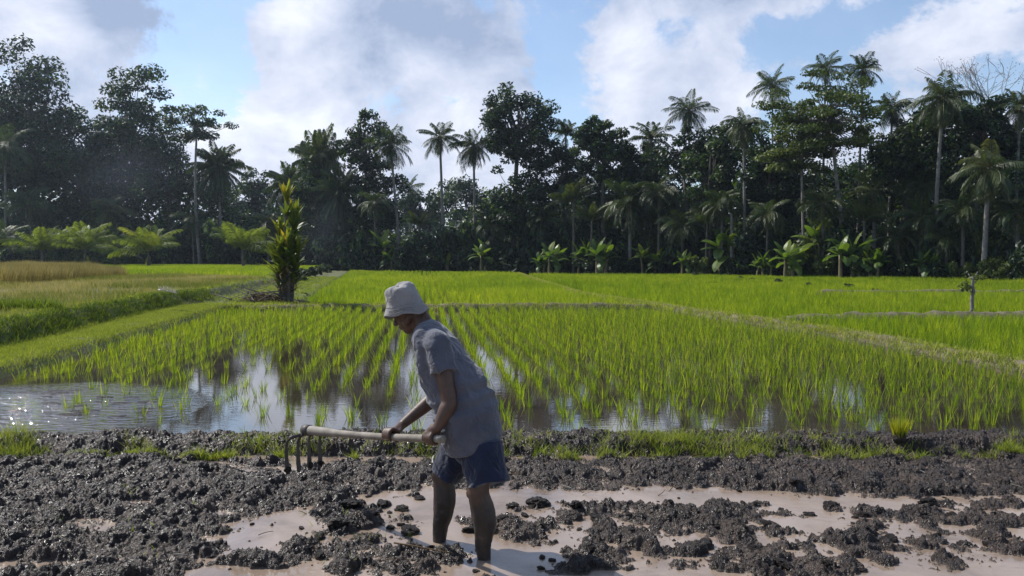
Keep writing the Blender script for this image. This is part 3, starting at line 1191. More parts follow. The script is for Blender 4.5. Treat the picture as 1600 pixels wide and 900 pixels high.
def clump_pts(r, c, rad, n, flat):
    """leaf positions and normals in one clump: mostly near its surface"""
    d = r.normal(size=(n, 3))
    d /= np.linalg.norm(d, axis=1)[:, None]
    rr = rad * r.uniform(.25, 1, n) ** .55
    P = d * rr[:, None]
    P[:, 2] *= flat
    P[:, 2] -= .25 * rad * flat * (np.hypot(P[:, 0], P[:, 1]) / rad) ** 2
    Nn = d * .6 + np.array([0, 0, .55]) + r.normal(size=(n, 3)) * .55
    return P + c, Nn


def crown(seed, rx, ry, rz, ncl, crad, nleaf, lsize, flat=.7, fill=.55, layers=0, lop=0.0):
    r = np.random.default_rng(seed)
    mb = MB()
    cs = []
    tries = 0
    while len(cs) < ncl and tries < 6000:
        tries += 1
        d = r.normal(size=3)
        d /= np.linalg.norm(d)
        rad = r.uniform(fill, 1.0)
        rim = 1 + lop * vnoise(np.array(d * 1.7 + seed * 3.1))
        p = d * rad * rim * np.array([rx, ry, rz])
        if layers:
            p[2] = np.round(p[2] / rz * layers) / layers * rz + r.normal(0, .04 * rz) - .12 * rz * (np.hypot(p[0] / rx, p[1] / ry)) ** 2
        if p[2] < -rz * .8:
            continue
        if cs and min(np.linalg.norm((p - q) / np.array([1, 1, flat])) for q in cs) < crad * .72:
            if r.uniform() < .93:
                continue
        cs.append(p)
    for p in cs:
        cr = crad * r.uniform(.65, 1.25)
        n = int(nleaf * r.uniform(.7, 1.2) * (cr / crad) ** 2)
        P, Nn = clump_pts(r, p, cr, n, flat)
        leafquads(mb, P, Nn, lsize, r, np.clip(r.normal(.45, .2, n) + r.normal(0, .1), 0, 1))
    return mb, cs


def limbs_for(cs, top, fork, r0, r, base=None):
    """trunk plus limbs reaching for the clumps; coordinates about the crown centre"""
    mb = MB()
    base = np.asarray(base, float)
    fork = np.asarray(fork, float)
    mid = (base + fork) / 2 + np.array([r.normal(0, .02), r.normal(0, .02), 0]) * np.linalg.norm(fork - base)
    P = bez(base, mid, fork, 10)
    rr = np.linspace(r0 * 1.25, r0 * .72, 10)
    rr[0] *= 1.5
    V, F3, F4 = tube(P, rr, 9)
    mb.add(V, F3, F4)
    top = np.asarray(top, float)
    V, F3, F4 = tube(bez(fork, (fork + top) / 2 + r.normal(0, .3, 3), top, 7), np.linspace(r0 * .7, r0 * .12, 7), 7)
    mb.add(V, F3, F4)
    for c in cs:
        t = r.uniform(0, .55)
        p0 = fork * (1 - t) + top * t
        p1 = p0 * .45 + np.asarray(c) * .55 + np.array([0, 0, r.uniform(-.25, .05)]) * np.linalg.norm(np.asarray(c) - p0)
        V, F3, F4 = tube(bez(p0, p1, c, 6), np.linspace(r0 * .36, r0 * .06, 6), 5, False)
        mb.add(V, F3, F4)
    return mb


def broadleaf(label, px, py, wpx, hpx, Y, seed, base_px=None, mat_='canopy', ncl=46, crad=.30, nleaf=150, lsize=.36, flat=.7, fill=.5, layers=0, lop=.35, trunk_r=.24, bark='bark', limbs=True, name='broadleaf_tree', group='broadleaf trees in the wood', fork=-.75):
    c = at(px, py, Y)
    sc = Y / F
    rx, rz = wpx * sc, hpx * sc
    base_px = px if base_px is None else base_px
    bx = at(base_px, py, Y).x
    z0 = gz(bx, Y)
    t = thing(name, label, 'tree', (bx, Y, z0), group)
    mb, cs = crown(seed, rx, rx * .85, rz, ncl, crad * min(rx, rz), nleaf, lsize, flat, fill, layers, lop)
    off = c - Vector((bx, Y, z0))
    cr = obj('crown', mb.mesh('crown'), M[mat_], t)
    cr.location = off
    r = np.random.default_rng(seed + 5)
    b = -np.array(off)
    tr = limbs_for(cs if limbs else [], (0, 0, rz * .75), (b[0] * .12, b[1] * .12, fork * rz), trunk_r, r, b)
    o = obj('trunk', tr.mesh('trunk', True), M[bark], t)
    o.location = off
    return t


def palm_crown_mb(seed, nf=26, e0=84, e1=-38, droop=1.15, leafl=.36, pairs=34, wid=.034, dead=3, hang=.5):
    r = np.random.default_rng(seed)
    mb = MB()
    for k in range(nf + dead):
        isdead = k >= nf
        az_ = k * 2.39996 + r.normal(0, .15)
        q = (k + .5) / nf
        e = R(e0 + (e1 - e0) * q ** .85 + r.normal(0, 10)) if not isdead else R(-65 + r.normal(0, 8))
        Lf = (1.0 if not isdead else .75) * r.uniform(.72, 1.12) * (.72 + .28 * min(1, q * 3))
        n = 14
        tt = np.linspace(0, 1, n)
        dr = droop * r.uniform(.75, 1.25) * (.55 + .45 * math.cos(max(e, 0)))
        ang = e - dr * tt ** 1.4
        sway = r.normal(0, .15)
        hx = np.concatenate([[0], np.cumsum(np.cos(ang[:-1]) / (n - 1))]) * Lf
        hz = np.concatenate([[0], np.cumsum(np.sin(ang[:-1]) / (n - 1))]) * Lf
        azz = az_ + sway * tt
        P = np.stack([hx * np.cos(azz), hx * np.sin(azz), hz], 1)
        V, F3, F4 = tube(P, np.linspace(.018, .004, n), 4, False)
        tnt = .8 if not isdead else 1.0
        mb.add(V, F3, F4, tnt)
        T = np.gradient(P, axis=0)
        T /= np.linalg.norm(T, axis=1)[:, None]
        Sd = np.cross(T, [0, 0, 1.0])
        Sd /= np.linalg.norm(Sd, axis=1)[:, None] + 1e-9
        u = np.linspace(.14, .995, pairs)
        base_t = np.clip(r.normal(.42, .12) + (.35 if isdead else 0) + .18 * (1 - q) - .08, 0, 1)
        roll = r.normal(0, .25)
        for sg in (-1, 1):
            uu = np.clip(u + r.normal(0, .008, pairs), 0, 1)
            p = np.stack([np.interp(uu, tt, P[:, i]) for i in range(3)], 1)
            t_ = np.stack([np.interp(uu, tt, T[:, i]) for i in range(3)], 1)
            s_ = np.stack([np.interp(uu, tt, Sd[:, i]) for i in range(3)], 1)
            up = np.cross(s_, t_)
            ll = leafl * np.sin(np.clip(.30 + uu * 2.45, 0, 3.0)) ** .7 * r.uniform(.85, 1.1, pairs)
            d = s_ * sg * .78 + t_ * (.42 + .5 * uu[:, None]) + up * (.12 + sg * roll) + np.array([0, 0, -hang * .45])
            d += r.normal(0, .06, d.shape)
            d /= np.linalg.norm(d, axis=1)[:, None]
            m_ = p + d * (ll * .55)[:, None]
            tip = p + d * (ll * .9)[:, None] + np.array([0, 0, -1.0]) * (ll * (.18 + .3 * hang))[:, None]
            wv = np.cross(d, up)
            wv = t_ * (wid * .5)
            V = np.stack([p, m_ - wv, tip, m_ + wv], 1).reshape(-1, 3)
            i = np.arange(pairs)[:, None] * 4
            mb.add(V, None, i + np.array([[0, 1, 2, 3]]), np.repeat(np.clip(base_t + r.normal(0, .07, pairs), 0, 1), 4))
    return mb


PALMS = {}
for kname, kw in {'tall': dict(nf=25, e0=84, e1=-50, droop=.95, leafl=.31, pairs=42, wid=.024, hang=.7), 'tall2': dict(nf=22, e0=82, e1=-42, droop=.85, leafl=.30, pairs=42, wid=.024, hang=.6), 'tall3': dict(nf=30, e0=86, e1=-58, droop=1.15, dead=6, leafl=.31, pairs=42, wid=.024, hang=.8),
                  'upright': dict(nf=16, e0=86, e1=12, droop=1.1, dead=2), 'arching': dict(nf=22, e0=82, e1=-22, droop=1.55, leafl=.29, pairs=40, wid=.026, dead=2),
                  'young': dict(nf=19, e0=88, e1=24, droop=.95, leafl=.30, pairs=40, wid=.024, dead=0, hang=.6), 'young2': dict(nf=18, e0=87, e1=18, droop=1.15, leafl=.32, pairs=40, wid=.024, dead=1, hang=.6),
                  'sugar': dict(nf=44, e0=88, e1=-60, droop=.8, leafl=.26, pairs=44, wid=.034, dead=6, hang=.9)}.items():
    PALMS[kname] = palm_crown_mb(hash(kname) % 1000 if False else sum(map(ord, kname)), **kw).mesh('crown')


def with_mat(me, m):
    key = me.name + '|' + m.name
    if key not in _mm:
        c = me.copy()
        c.materials.clear()
        c.materials.append(m)
        _mm[key] = c
    return _mm[key]


_mm = {}
NUTS = None


def palm(label, px, py, rpx, base_px, Y, kind='tall', m='palm', trunk_r=.15, bark='palebark', bend=.0, group='coconut palms in the wood', name='palm_tree', zsq=1.0, trunk=True):
    c = at(px, py, Y)
    bx = at(base_px, py, Y).x
    z0 = gz(bx, Y)
    t = thing(name, label, 'palm tree', (bx, Y, z0), group)
    off = c - Vector((bx, Y, z0))
    r = rpx * Y / F
    o = obj('crown', with_mat(PALMS[kind], M[m]), None, t)
    o.location = off
    o.scale = (r, r, r * zsq)
    o.rotation_euler = (random.uniform(-.12, .12), random.uniform(-.12, .12), random.uniform(0, 6.28))
    mid = (off.x * (.35 + bend), 0, off.z * .55)
    P = bez((0, 0, -.2), mid, off, 14)
    rr = np.linspace(trunk_r * 1.15, trunk_r * .7, 14)
    rr[0] *= 1.6
    rr[1] *= 1.15
    rr[-1] *= 1.25
    V, F3, F4 = tube(P, rr, 8)
    obj('trunk', mk('trunk', V, [F3, F4], True), M[bark], t)
    if kind in ('tall', 'tall2', 'tall3', 'arching') and r > 1.2:
        mb = MB()
        for q in range(9):
            a = q * 2.4
            Vn, Fn = ico_s
            mb.add(Vn * np.array([.12, .12, .15]) + np.array([.24 * math.cos(a), .24 * math.sin(a), -.22 - .10 * (q % 3)]), Fn)
        o = obj('coconuts', mb.mesh('coconuts', True), M['nut'], t)
        o.location = off
    return t


ico_s = ico(2)
M['nut'] = surf('coconut_husk', [(.3, (.05, .05, .015)), (.7, (.12, .10, .03))], 3, .6)

E = edge_px
# tall coconut palms, named by where they stand and how they look
palm('coconut palm with a lone slim trunk between the shaggy leafy tree and the next palm', 610, 226, 44, 626, E(612) + 3, 'tall', trunk_r=.17, bend=.15)
palm('coconut palm with a full spread crown and the clearest bare trunk beyond the paddy', 687, 214, 38, 693, E(687) + 2, 'tall2', trunk_r=.18)
palm('coconut palm whose lower fronds droop against the big round tree', 740, 228, 40, 742, E(740) + 3, 'tall3', trunk_r=.16)
palm('half hidden upright palm between the big round tree and the domed tree', 884, 212, 38, 884, E(884) + 9, 'upright', trunk_r=.15)
palm('spiky upright palm just right of the domed tree', 1016, 218, 40, 1018, E(1016) + 5, 'upright', trunk_r=.15)
palm('coconut palm with stiff spread fronds rising above the middle of the wood', 1076, 172, 42, 1080, E(1076) + 8, 'tall2', trunk_r=.15)
palm('coconut palm with drooping tan fronds left of the flat topped olive tree', 1162, 196, 40, 1166, E(1162) + 1, 'tall3', trunk_r=.14)
palm('thin tall coconut palm standing clear against the cloud on a slim bare trunk', 1207, 132, 40, 1210, E(1207) + 9, 'tall2', trunk_r=.12)
palm('palm crown peeping over the left part of the flat topped olive tree', 1290, 108, 38, 1288, E(1290) + 12, 'arching', trunk_r=.13)
palm('highest coconut palm rising behind the flat topped olive tree', 1348, 108, 36, 1344, E(1348) + 12, 'tall', trunk_r=.13)
palm('dark palm between the olive tree and the largest shaggy palm', 1394, 168, 36, 1392, E(1394) + 8, 'tall3', trunk_r=.13)
palm('largest shaggy coconut palm with brown skirt of fronds on a leaning pale trunk', 1474, 152, 56, 1464, E(1474) + 3, 'tall3', trunk_r=.15, bend=-.2)
palm('coconut palm under the leafless tree at the edge of the photo', 1594, 168, 42, 1590, E(1594) + 8, 'tall', trunk_r=.13)
palm('low broad coconut palm with tan hanging fronds in front of the right hand wood', 1546, 262, 62, 1540, E(1546) + 0, 'tall3', trunk_r=.17)
palm('mid height palm with glossy arching fronds above the banana plants in the middle', 984, 318, 62, 985, E(984) + .5, 'arching', trunk_r=.17)
palm('mid height palm with upright sunlit fronds left of the arching one', 896, 316, 46, 897, E(896) + .5, 'young', trunk_r=.16, bark='bark')
palm('short palm with dull fronds between the arching palm and the grey dead trunk', 1066, 352, 44, 1067, E(1066) + .3, 'arching', trunk_r=.16, bark='bark')
palm('low dark palm below the right hand wood beside the banana clumps', 1405, 372, 48, 1405, E(1405) + .5, 'arching', trunk_r=.15, bark='bark')
palm('second low dark palm in the shade left of the tan fronded palm', 1478, 375, 44, 1478, E(1478) + .8, 'arching', trunk_r=.15, bark='bark')
palm('dark palm at the left margin under the tallest leafy tree', 8, 230, 60, 5, E(10) + 1, 'arching', trunk_r=.2)
palm('drooping dark palm right of the slender pale trunked tree', 340, 262, 52, 345, E(340) + 3, 'sugar', trunk_r=.2)
palm('shaggy sugar palm in the dense clump behind the red tipped plant, tallest of it', 500, 252, 52, 505, E(500) + 3, 'sugar', trunk_r=.25, zsq=1.5)
palm('shaggy sugar palm on the left side of the dense clump behind the red tipped plant', 452, 288, 46, 455, E(452) + 5, 'sugar', trunk_r=.25)
palm('shaggy sugar palm on the right side of the dense clump behind the red tipped plant', 532, 300, 44, 528, E(530) + 2, 'sugar', trunk_r=.25, zsq=1.35)
palm('small far palm in the misty gap between the two slim trunked palms', 640, 292, 28, 640, 150, 'tall2', trunk_r=.16)
palm('small far palm crown in the misty gap behind the third palm', 712, 300, 26, 712, 158, 'tall', trunk_r=.16)
palm('far misty palm low in the gap left of the sugar palms', 400, 300, 30, 402, 150, 'arching', trunk_r=.2)
palm('dim palm low in the wood beneath the dome shaped tree', 935, 300, 40, 935, E(935) + 6, 'tall', trunk_r=.15)
palm('dim palm behind the pale forked trunks of the olive tree', 1365, 300, 50, 1368, E(1365) + 5, 'arching', trunk_r=.15)
palm('dim palm between the largest shaggy palm and the tan fronded palm', 1440, 290, 52, 1440, E(1440) + 6, 'arching', trunk_r=.15)

UP = 'understorey palms at the foot of the wood'
for (px, py, rp, k_, lab) in [(845, 345, 40, 'arching', 'low understorey palm at the right edge of the dark gap'), (925, 345, 36, 'young', 'upright understorey palm above the second middle banana clump'),
                              (1030, 300, 46, 'arching', 'understorey palm whose fronds cross right of the glossy arching palm'), (1105, 350, 38, 'young', 'bushy understorey palm left of the grey dead trunk'),
                              (1128, 318, 44, 'arching', 'drooping understorey palm above the grey dead trunk'), (1200, 335, 44, 'arching', 'understorey palm between the tall bright banana and the straight grey trunk'),
                              (1285, 318, 44, 'arching', 'understorey palm hanging between the grey trunk and the forked trunks'), (1350, 345, 40, 'young', 'bushy understorey palm right of the forked trunks'),
                              (1440, 340, 50, 'arching', 'understorey palm in the dark left of the tan fronded palm'), (1505, 330, 48, 'arching', 'understorey palm close beside the tan fronded palm'),
                              (1590, 330, 52, 'arching', 'understorey palm cut by the right edge of the photo'), (585, 318, 34, 'arching', 'understorey palm below the shaggy two humped tree'),
                              (655, 352, 30, 'young', 'small understorey palm left of the clearest bare trunk'), (770, 352, 34, 'arching', 'understorey palm left of the dark gap under the round tree'),
                              (420, 352, 36, 'arching', 'understorey palm behind the yellowish lone young palm'), (300, 345, 40, 'arching', 'understorey palm near the foot of the slender tree'), (170, 330, 44, 'arching', 'dim understorey palm above the row of young palms'), (45, 318, 46, 'arching', 'dim understorey palm under the tallest left tree')]:
    palm(lab, px, py, rp, px + rng.uniform(-3, 3), E(px) + rng.uniform(-.8, 1.2), k_, trunk_r=.13, bark='bark', group=UP)

# young bright palms on the terrace
YP = 'young coconut palms at the far edge of the terrace'
palm('young palm with bright upright fronds, leftmost full one of the row by the ripe rice', 66, 392, 54, 66, 97, 'young', 'youngpalm', .2, 'bark', group=YP)
palm('young palm with a yellowish top, second of the row by the ripe rice', 133, 390, 56, 133, 95, 'young2', 'youngpalm', .2, 'bark', group=YP)
palm('young palm with fronds arching far to the right, last of the row', 232, 393, 60, 232, 94, 'young2', 'youngpalm', .2, 'bark', group=YP, zsq=.9)
palm('darker young palm squeezed between the yellow topped one and its right neighbour', 180, 402, 44, 180, 101, 'young', 'palm', .2, 'bark', group=YP)
palm('yellowish young palm standing alone left of the red tipped plant', 379, 390, 56, 380, 92, 'young', 'youngpalm', .18, 'bark', group=YP)
palm('dark young palm cut by the left edge of the photo', -6, 388, 56, -6, 98, 'young2', 'palm', .2, 'bark', group=YP)

# broadleaved trees
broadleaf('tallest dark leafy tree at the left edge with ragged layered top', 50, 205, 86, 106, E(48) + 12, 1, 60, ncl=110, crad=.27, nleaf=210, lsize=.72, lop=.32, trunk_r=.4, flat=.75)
broadleaf('dark layered tree with a domed top second from the left edge', 205, 215, 66, 100, E(205) + 10, 2, 205, ncl=85, crad=.32, nleaf=210, lsize=.66, layers=4, flat=.55, lop=.22, trunk_r=.34)
broadleaf('slender tree on a tall straight pale trunk with a small open crown', 306, 190, 46, 38, E(306) - 1, 3, 310, ncl=34, crad=.34, nleaf=130, lsize=.46, layers=2, flat=.45, lop=.4, trunk_r=.20, bark='palebark')
broadleaf('lower dark leafy tree left of the sugar palms', 265, 285, 50, 60, E(265) + 8, 4, None, ncl=46, crad=.32, nleaf=150, lsize=.55, lop=.4, trunk_r=.25)
broadleaf('dark bushy tree low between the two big left hand trees', 130, 290, 75, 75, E(130) + 9, 14, None, ncl=60, crad=.30, nleaf=170, lsize=.58, lop=.4, trunk_r=.25)
broadleaf('shaggy leafy tree with two humps just left of the first coconut palm', 572, 245, 42, 76, E(572) + 5, 5, 575, ncl=50, crad=.30, nleaf=120, lsize=.52, lop=.75, trunk_r=.24)
broadleaf('big round headed tree standing highest in the middle of the wood', 808, 200, 62, 70, E(808) + 3, 6, 800, ncl=105, crad=.22, nleaf=105, lsize=.46, lop=.12, trunk_r=.32, flat=.8)
broadleaf('dome shaped leafy tree right of the big round one', 942, 238, 50, 58, E(942) + 3, 7, 945, ncl=62, crad=.26, nleaf=140, lsize=.46, lop=.22, trunk_r=.25)
broadleaf('loose leafy tree below the stiff spread palm', 1068, 240, 46, 50, E(1068) + 4, 8, 1075, ncl=44, crad=.28, nleaf=110, lsize=.40, lop=.6, trunk_r=.2)
broadleaf('small glossy leaved tree left of the pale trunked palm', 1110, 285, 46, 62, E(1110) + 2, 9, None, ncl=48, crad=.28, nleaf=130, lsize=.38, lop=.45, trunk_r=.18)
broadleaf('flat topped olive green tree spreading wide over pale forked trunks', 1296, 180, 100, 66, E(1296) + 1, 10, 1332, 'olive', ncl=100, crad=.30, nleaf=160, lsize=.30, layers=3, flat=.34, lop=.4, trunk_r=.16, bark='palebark', name='spreading_tree', fork=-.35)
broadleaf('olive tree branchy lower half on a straight grey trunk left of the forked trunks', 1252, 235, 52, 42, E(1252) + .6, 20, 1259, 'olive', ncl=50, crad=.34, nleaf=140, lsize=.30, layers=2, flat=.42, lop=.4, trunk_r=.13, bark='palebark', name='spreading_tree')
broadleaf('dark leafy tree behind the largest shaggy palm', 1530, 205, 56, 50, E(1530) + 7, 11, None, ncl=50, crad=.30, nleaf=130, lsize=.40, lop=.5, trunk_r=.2)
broadleaf('dark tree filling the wood right of the olive tree', 1415, 250, 60, 60, E(1415) + 7, 12, None, ncl=56, crad=.3, nleaf=140, lsize=.42, lop=.45, trunk_r=.2)
broadleaf('dark evergreen mass filling the bottom of the sugar palm clump', 495, 330, 52, 70, E(495) + 1, 21, None, ncl=60, crad=.3, nleaf=170, lsize=.5, lop=.3, trunk_r=.22)
broadleaf('misty far tree with rounded top in the gap left of the sugar palms', 392, 308, 36, 44, 150, 13, None, ncl=34, crad=.36, nleaf=110, lsize=.7, lop=.4, trunk_r=.3)
broadleaf('misty far tree behind the first coconut palm trunk', 655, 325, 44, 36, 148, 15, None, ncl=36, crad=.36, nleaf=110, lsize=.7, lop=.4, trunk_r=.3)
broadleaf('misty far tree behind the third coconut palm trunk', 730, 315, 46, 40, 140, 16, None, ncl=36, crad=.36, nleaf=110, lsize=.7, lop=.4, trunk_r=.3)
broadleaf('dark evergreen mass directly under the big round tree', 815, 320, 56, 60, E(815) + 2, 17, None, ncl=60, crad=.3, nleaf=170, lsize=.46, lop=.3, trunk_r=.22)
broadleaf('dark leafy tree hanging over the banana plants under the spiky palm', 1010, 300, 56, 50, E(1010) + 4, 18, None, ncl=50, crad=.3, nleaf=140, lsize=.42, lop=.4, trunk_r=.2)
broadleaf('dark leafy tree low behind the slim bare palm trunk', 1205, 290, 52, 60, E(1205) + 5, 19, None, ncl=50, crad=.3, nleaf=150, lsize=.40, lop=.4, trunk_r=.2)


broadleaf('leafy tree between the pale trunked palm and the stiff spread palm', 1122, 240, 48, 52, E(1122) + 6, 22, None, ncl=54, crad=.3, nleaf=130, lsize=.40, lop=.5, trunk_r=.2)
broadleaf('leafy tree low behind the thin tall coconut palm', 1212, 245, 44, 50, E(1212) + 7, 23, None, ncl=50, crad=.3, nleaf=130, lsize=.40, lop=.5, trunk_r=.2)
broadleaf('leafy tree rising behind the trunk of the largest shaggy palm', 1452, 215, 60, 52, E(1452) + 9, 24, None, ncl=56, crad=.3, nleaf=130, lsize=.42, lop=.5, trunk_r=.2)
broadleaf('leafy tree in the dip between the round tree and the domed tree', 880, 268, 40, 48, E(880) + 6, 25, None, ncl=46, crad=.32, nleaf=130, lsize=.44, lop=.5, trunk_r=.2)
broadleaf('dark leafy tree right of the domed tree', 1000, 260, 42, 46, E(1000) + 7, 26, None, ncl=46, crad=.32, nleaf=130, lsize=.42, lop=.5, trunk_r=.2)
broadleaf('dark leafy tree at the right edge under the leafless tree', 1590, 235, 50, 52, E(1590) + 10, 27, None, ncl=50, crad=.3, nleaf=130, lsize=.42, lop=.4, trunk_r=.2)
broadleaf('dark leafy tree below the two humped shaggy one', 590, 320, 44, 48, E(590) + 4, 28, None, ncl=50, crad=.3, nleaf=140, lsize=.46, lop=.4, trunk_r=.2)

# the leafless tree on the right
def bare_tree(label, px, py, hpx, base_px, Y):
    bx = at(base_px, py, Y).x
    z0 = gz(bx, Y)
    top = at(px, py - hpx, Y).z
    Ht = top - z0
    t = thing('leafless_tree', label, 'tree', (bx, Y, z0), 'broadleaf trees in the wood')
    r = np.random.default_rng(3)
    tr, tw, lf = MB(), MB(), MB()

    def grow(p, d, Ln, rad, lev):
        q = p + d * Ln
        mid = (p + q) / 2 + r.normal(0, .06, 3) * Ln
        V, F3, F4 = tube(bez(p, mid, q, 5), np.linspace(rad, rad * .72, 5), 5 if lev < 3 else 3, False)
        tr.add(V, F3, F4, r.uniform(.2, .8))
        if lev >= 6:
            n = 5
            leafquads(lf, q + r.normal(0, .12, (n, 3)), r.normal(size=(n, 3)), .11, r, r.uniform(0, 1, n))
            return
        for k in range(3 if lev in (1, 2, 3) else 2):
            dd = d + r.normal(0, .42, 3) * np.array([1, 1, .6]) + np.array([0, 0, .12])
            dd /= np.linalg.norm(dd)
            grow(q, dd, Ln * r.uniform(.62, .82), max(rad * .66, .018), lev + 1)

    grow(np.array([0, 0, -.2]), np.array([0.0, 0, 1]), Ht * .30, .15, 0)
    obj('trunk', tr.mesh('trunk', True), M['palebark'], t)
    obj('dry_leaves', lf.mesh('dry_leaves'), M['twigleaf'], t)


bare_tree('leafless twiggy tree against the sky at the right edge', 1575, 120, 75, 1582, E(1575) + 12)

# ------------------------------------------------------------------ shrubs in front of and under the trees
SHR = []
for k in range(6):
    mb, _ = crown(300 + k, 1, .9, .85, 16, .42, 120, .24, .8, .3, 0, .4)
    SHR.append(mb.mesh('shrub'))


def shrub(px, ytop, hw, Y, label, m='canopy', group='dark shrubs along the edge of the wood', ybase=None):
    c = at(px, ytop, Y)
    z0 = gz(c.x, Y)
    h = (c.z - z0) / 1.55
    wv = hw * Y / F
    o = obj('shrub', with_mat(SHR[int(rng.integers(0, 6))], M[m]))
    o.location = (c.x, Y, z0 + h * .62)
    o.scale = (wv, wv * .9, h)
    o.rotation_euler = (0, 0, rng.uniform(0, 6.28))
    return tag(o, label, 'shrub', group)


shrub(556, 350, 22, E(556) - 2, 'grey-green glossy shrub behind the bananas right of the sugar palms')
shrub(578, 362, 26, E(578) - 1, 'broad bushy shrub under the first banana plant')
shrub(640, 372, 24, E(640) - 1, 'rounded shrub between the first two palm trunks')
shrub(668, 350, 30, E(668) + 1, 'pale leaved shrub left of the clearest bare trunk')
shrub(720, 340, 34, E(720) + 2, 'leafy shrub behind the banana cluster left of the dark gap')
shrub(765, 330, 28, E(765) + 1, 'leafy shrub right of the third palm trunk')
shrub(810, 360, 46, E(810), 'very dark shrub under the big round tree')
k_ = 0
WHERE = [(0, 'at the left margin behind the young palms'), (110, 'behind the row of young palms'), (240, 'between the young palms and the slender pale trunk'), (330, 'near the foot of the slender pale trunk'),
         (430, 'in the smoky shade below the sugar palms'), (545, 'between the sugar palms and the first banana plant'), (760, 'under the big round tree'), (860, 'behind the middle banana plants'), (1010, 'below the short dull palm'), (1120, 'beside the grey dead trunk'),
         (1200, 'behind the banana clumps under the olive tree'), (1340, 'in the dark below the right hand palms'), (1480, 'under the tan fronded palm'), (1560, 'at the right margin in deep shade')]


def where(px):
    s_ = WHERE[0][1]
    for a, b in WHERE:
        if px >= a:
            s_ = b
    return s_


for px in list(range(-40, 545, 34)) + list(range(780, 1680, 30)):
    p = px + rng.uniform(-12, 12)
    shrub(p, rng.uniform(330, 376), rng.uniform(24, 38), E(p) + rng.uniform(.5, 3.0), 'dark leafy shrub ' + where(p), 'canopy' if rng.uniform() < .8 else 'olive')
for px in list(range(-30, 250, 40)) + list(range(620, 1650, 52)):
    p = px + rng.uniform(-12, 12)
    if 690 < p < 780:
        continue
    shrub(p, rng.uniform(386, 402), rng.uniform(16, 26), E(p) - rng.uniform(0, 1.2), 'low weedy shrub at the field edge ' + where(p), 'canopy' if rng.uniform() < .6 else 'olive', 'low shrubs at the edge of the fields')
# clipped little bushes along the far bund
for k, (px, py, s_) in enumerate([(1086, 426, 9), (1100, 425, 10), (1116, 425, 10), (1134, 425, 9), (1158, 430, 8), (1174, 432, 8), (1216, 435, 10), (1265, 439, 9), (1328, 443, 13), (1366, 447, 10)]):
    g = gr(px, py + 4, .2)
    o = obj('bush', with_mat(SHR[k % 6], M['canopy']))
    g = gr(px, py + 2, .36)
    r_ = s_ * .55 * g.y / F
    g.z = .10 + r_ * .8
    o.location = g
    o.scale = (r_, r_, r_ * .9)
    tag(o, 'small dark round bush in the line across the far right paddy' if k < 7 else ['lone round bush in the far paddy left of the widest one', 'widest round bush of the line in the far right paddy', 'last round bush of the line, nearest the bare stump'][k - 7], 'bush', 'little bushes across the far right paddy')
# hedge plants along the terrace edge
for k in range(9):
    Y = 38 + k * 5.2
    x = lbx(Y) - 1.9
    o = obj('bush', with_mat(SHR[k % 6], M['canopy']))
    o.location = (x, Y, .72)
    o.scale = (.42, .6, .36 + .1 * (k % 3))
    tag(o, 'dark low bush in the hedge running back from the red tipped plant', 'bush', 'hedge of low bushes on the terrace edge')

# ------------------------------------------------------------------ the wood behind as one dark mass
mb = MB()
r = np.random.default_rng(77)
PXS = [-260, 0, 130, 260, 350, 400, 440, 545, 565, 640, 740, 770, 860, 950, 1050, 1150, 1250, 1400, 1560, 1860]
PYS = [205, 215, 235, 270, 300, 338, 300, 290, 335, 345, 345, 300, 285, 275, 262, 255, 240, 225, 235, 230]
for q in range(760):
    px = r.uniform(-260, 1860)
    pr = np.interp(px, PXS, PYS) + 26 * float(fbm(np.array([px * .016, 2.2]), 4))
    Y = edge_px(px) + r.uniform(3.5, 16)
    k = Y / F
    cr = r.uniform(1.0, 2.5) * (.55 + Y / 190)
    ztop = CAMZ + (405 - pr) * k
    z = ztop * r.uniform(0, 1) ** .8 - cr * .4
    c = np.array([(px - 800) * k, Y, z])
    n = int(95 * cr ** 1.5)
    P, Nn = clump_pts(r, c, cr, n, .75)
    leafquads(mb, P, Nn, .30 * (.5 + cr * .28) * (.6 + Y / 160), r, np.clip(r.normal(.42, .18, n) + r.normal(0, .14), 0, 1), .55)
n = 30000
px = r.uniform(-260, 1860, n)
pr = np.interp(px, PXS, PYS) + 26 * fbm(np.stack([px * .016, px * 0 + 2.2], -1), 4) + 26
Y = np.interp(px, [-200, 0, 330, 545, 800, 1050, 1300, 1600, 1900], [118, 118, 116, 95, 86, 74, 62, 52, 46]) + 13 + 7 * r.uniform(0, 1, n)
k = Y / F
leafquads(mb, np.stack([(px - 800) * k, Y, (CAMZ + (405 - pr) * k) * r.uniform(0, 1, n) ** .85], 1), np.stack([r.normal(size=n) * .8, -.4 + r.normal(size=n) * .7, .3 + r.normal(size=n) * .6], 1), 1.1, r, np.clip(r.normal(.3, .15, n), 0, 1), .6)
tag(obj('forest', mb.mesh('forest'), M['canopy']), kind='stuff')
# a further, hazier belt
mb = MB()
n = 26000
px = r.uniform(-300, 1900, n)
Y = 175 + 25 * r.uniform(0, 1, n)
prof = 335 + 26 * fbm(np.stack([px * .012, px * 0 + 6], -1), 4)
k = Y / F
leafquads(mb, np.stack([(px - 800) * k, Y, (CAMZ + (405 - prof) * k) * r.uniform(0, 1, n) ** .8], 1), r.normal(size=(n, 3)) + np.array([0, -.4, .3]), 1.7, r, np.clip(r.normal(.45, .2, n), 0, 1), .6)
tag(obj('forest', mb.mesh('forest'), M['canopy']), kind='stuff')


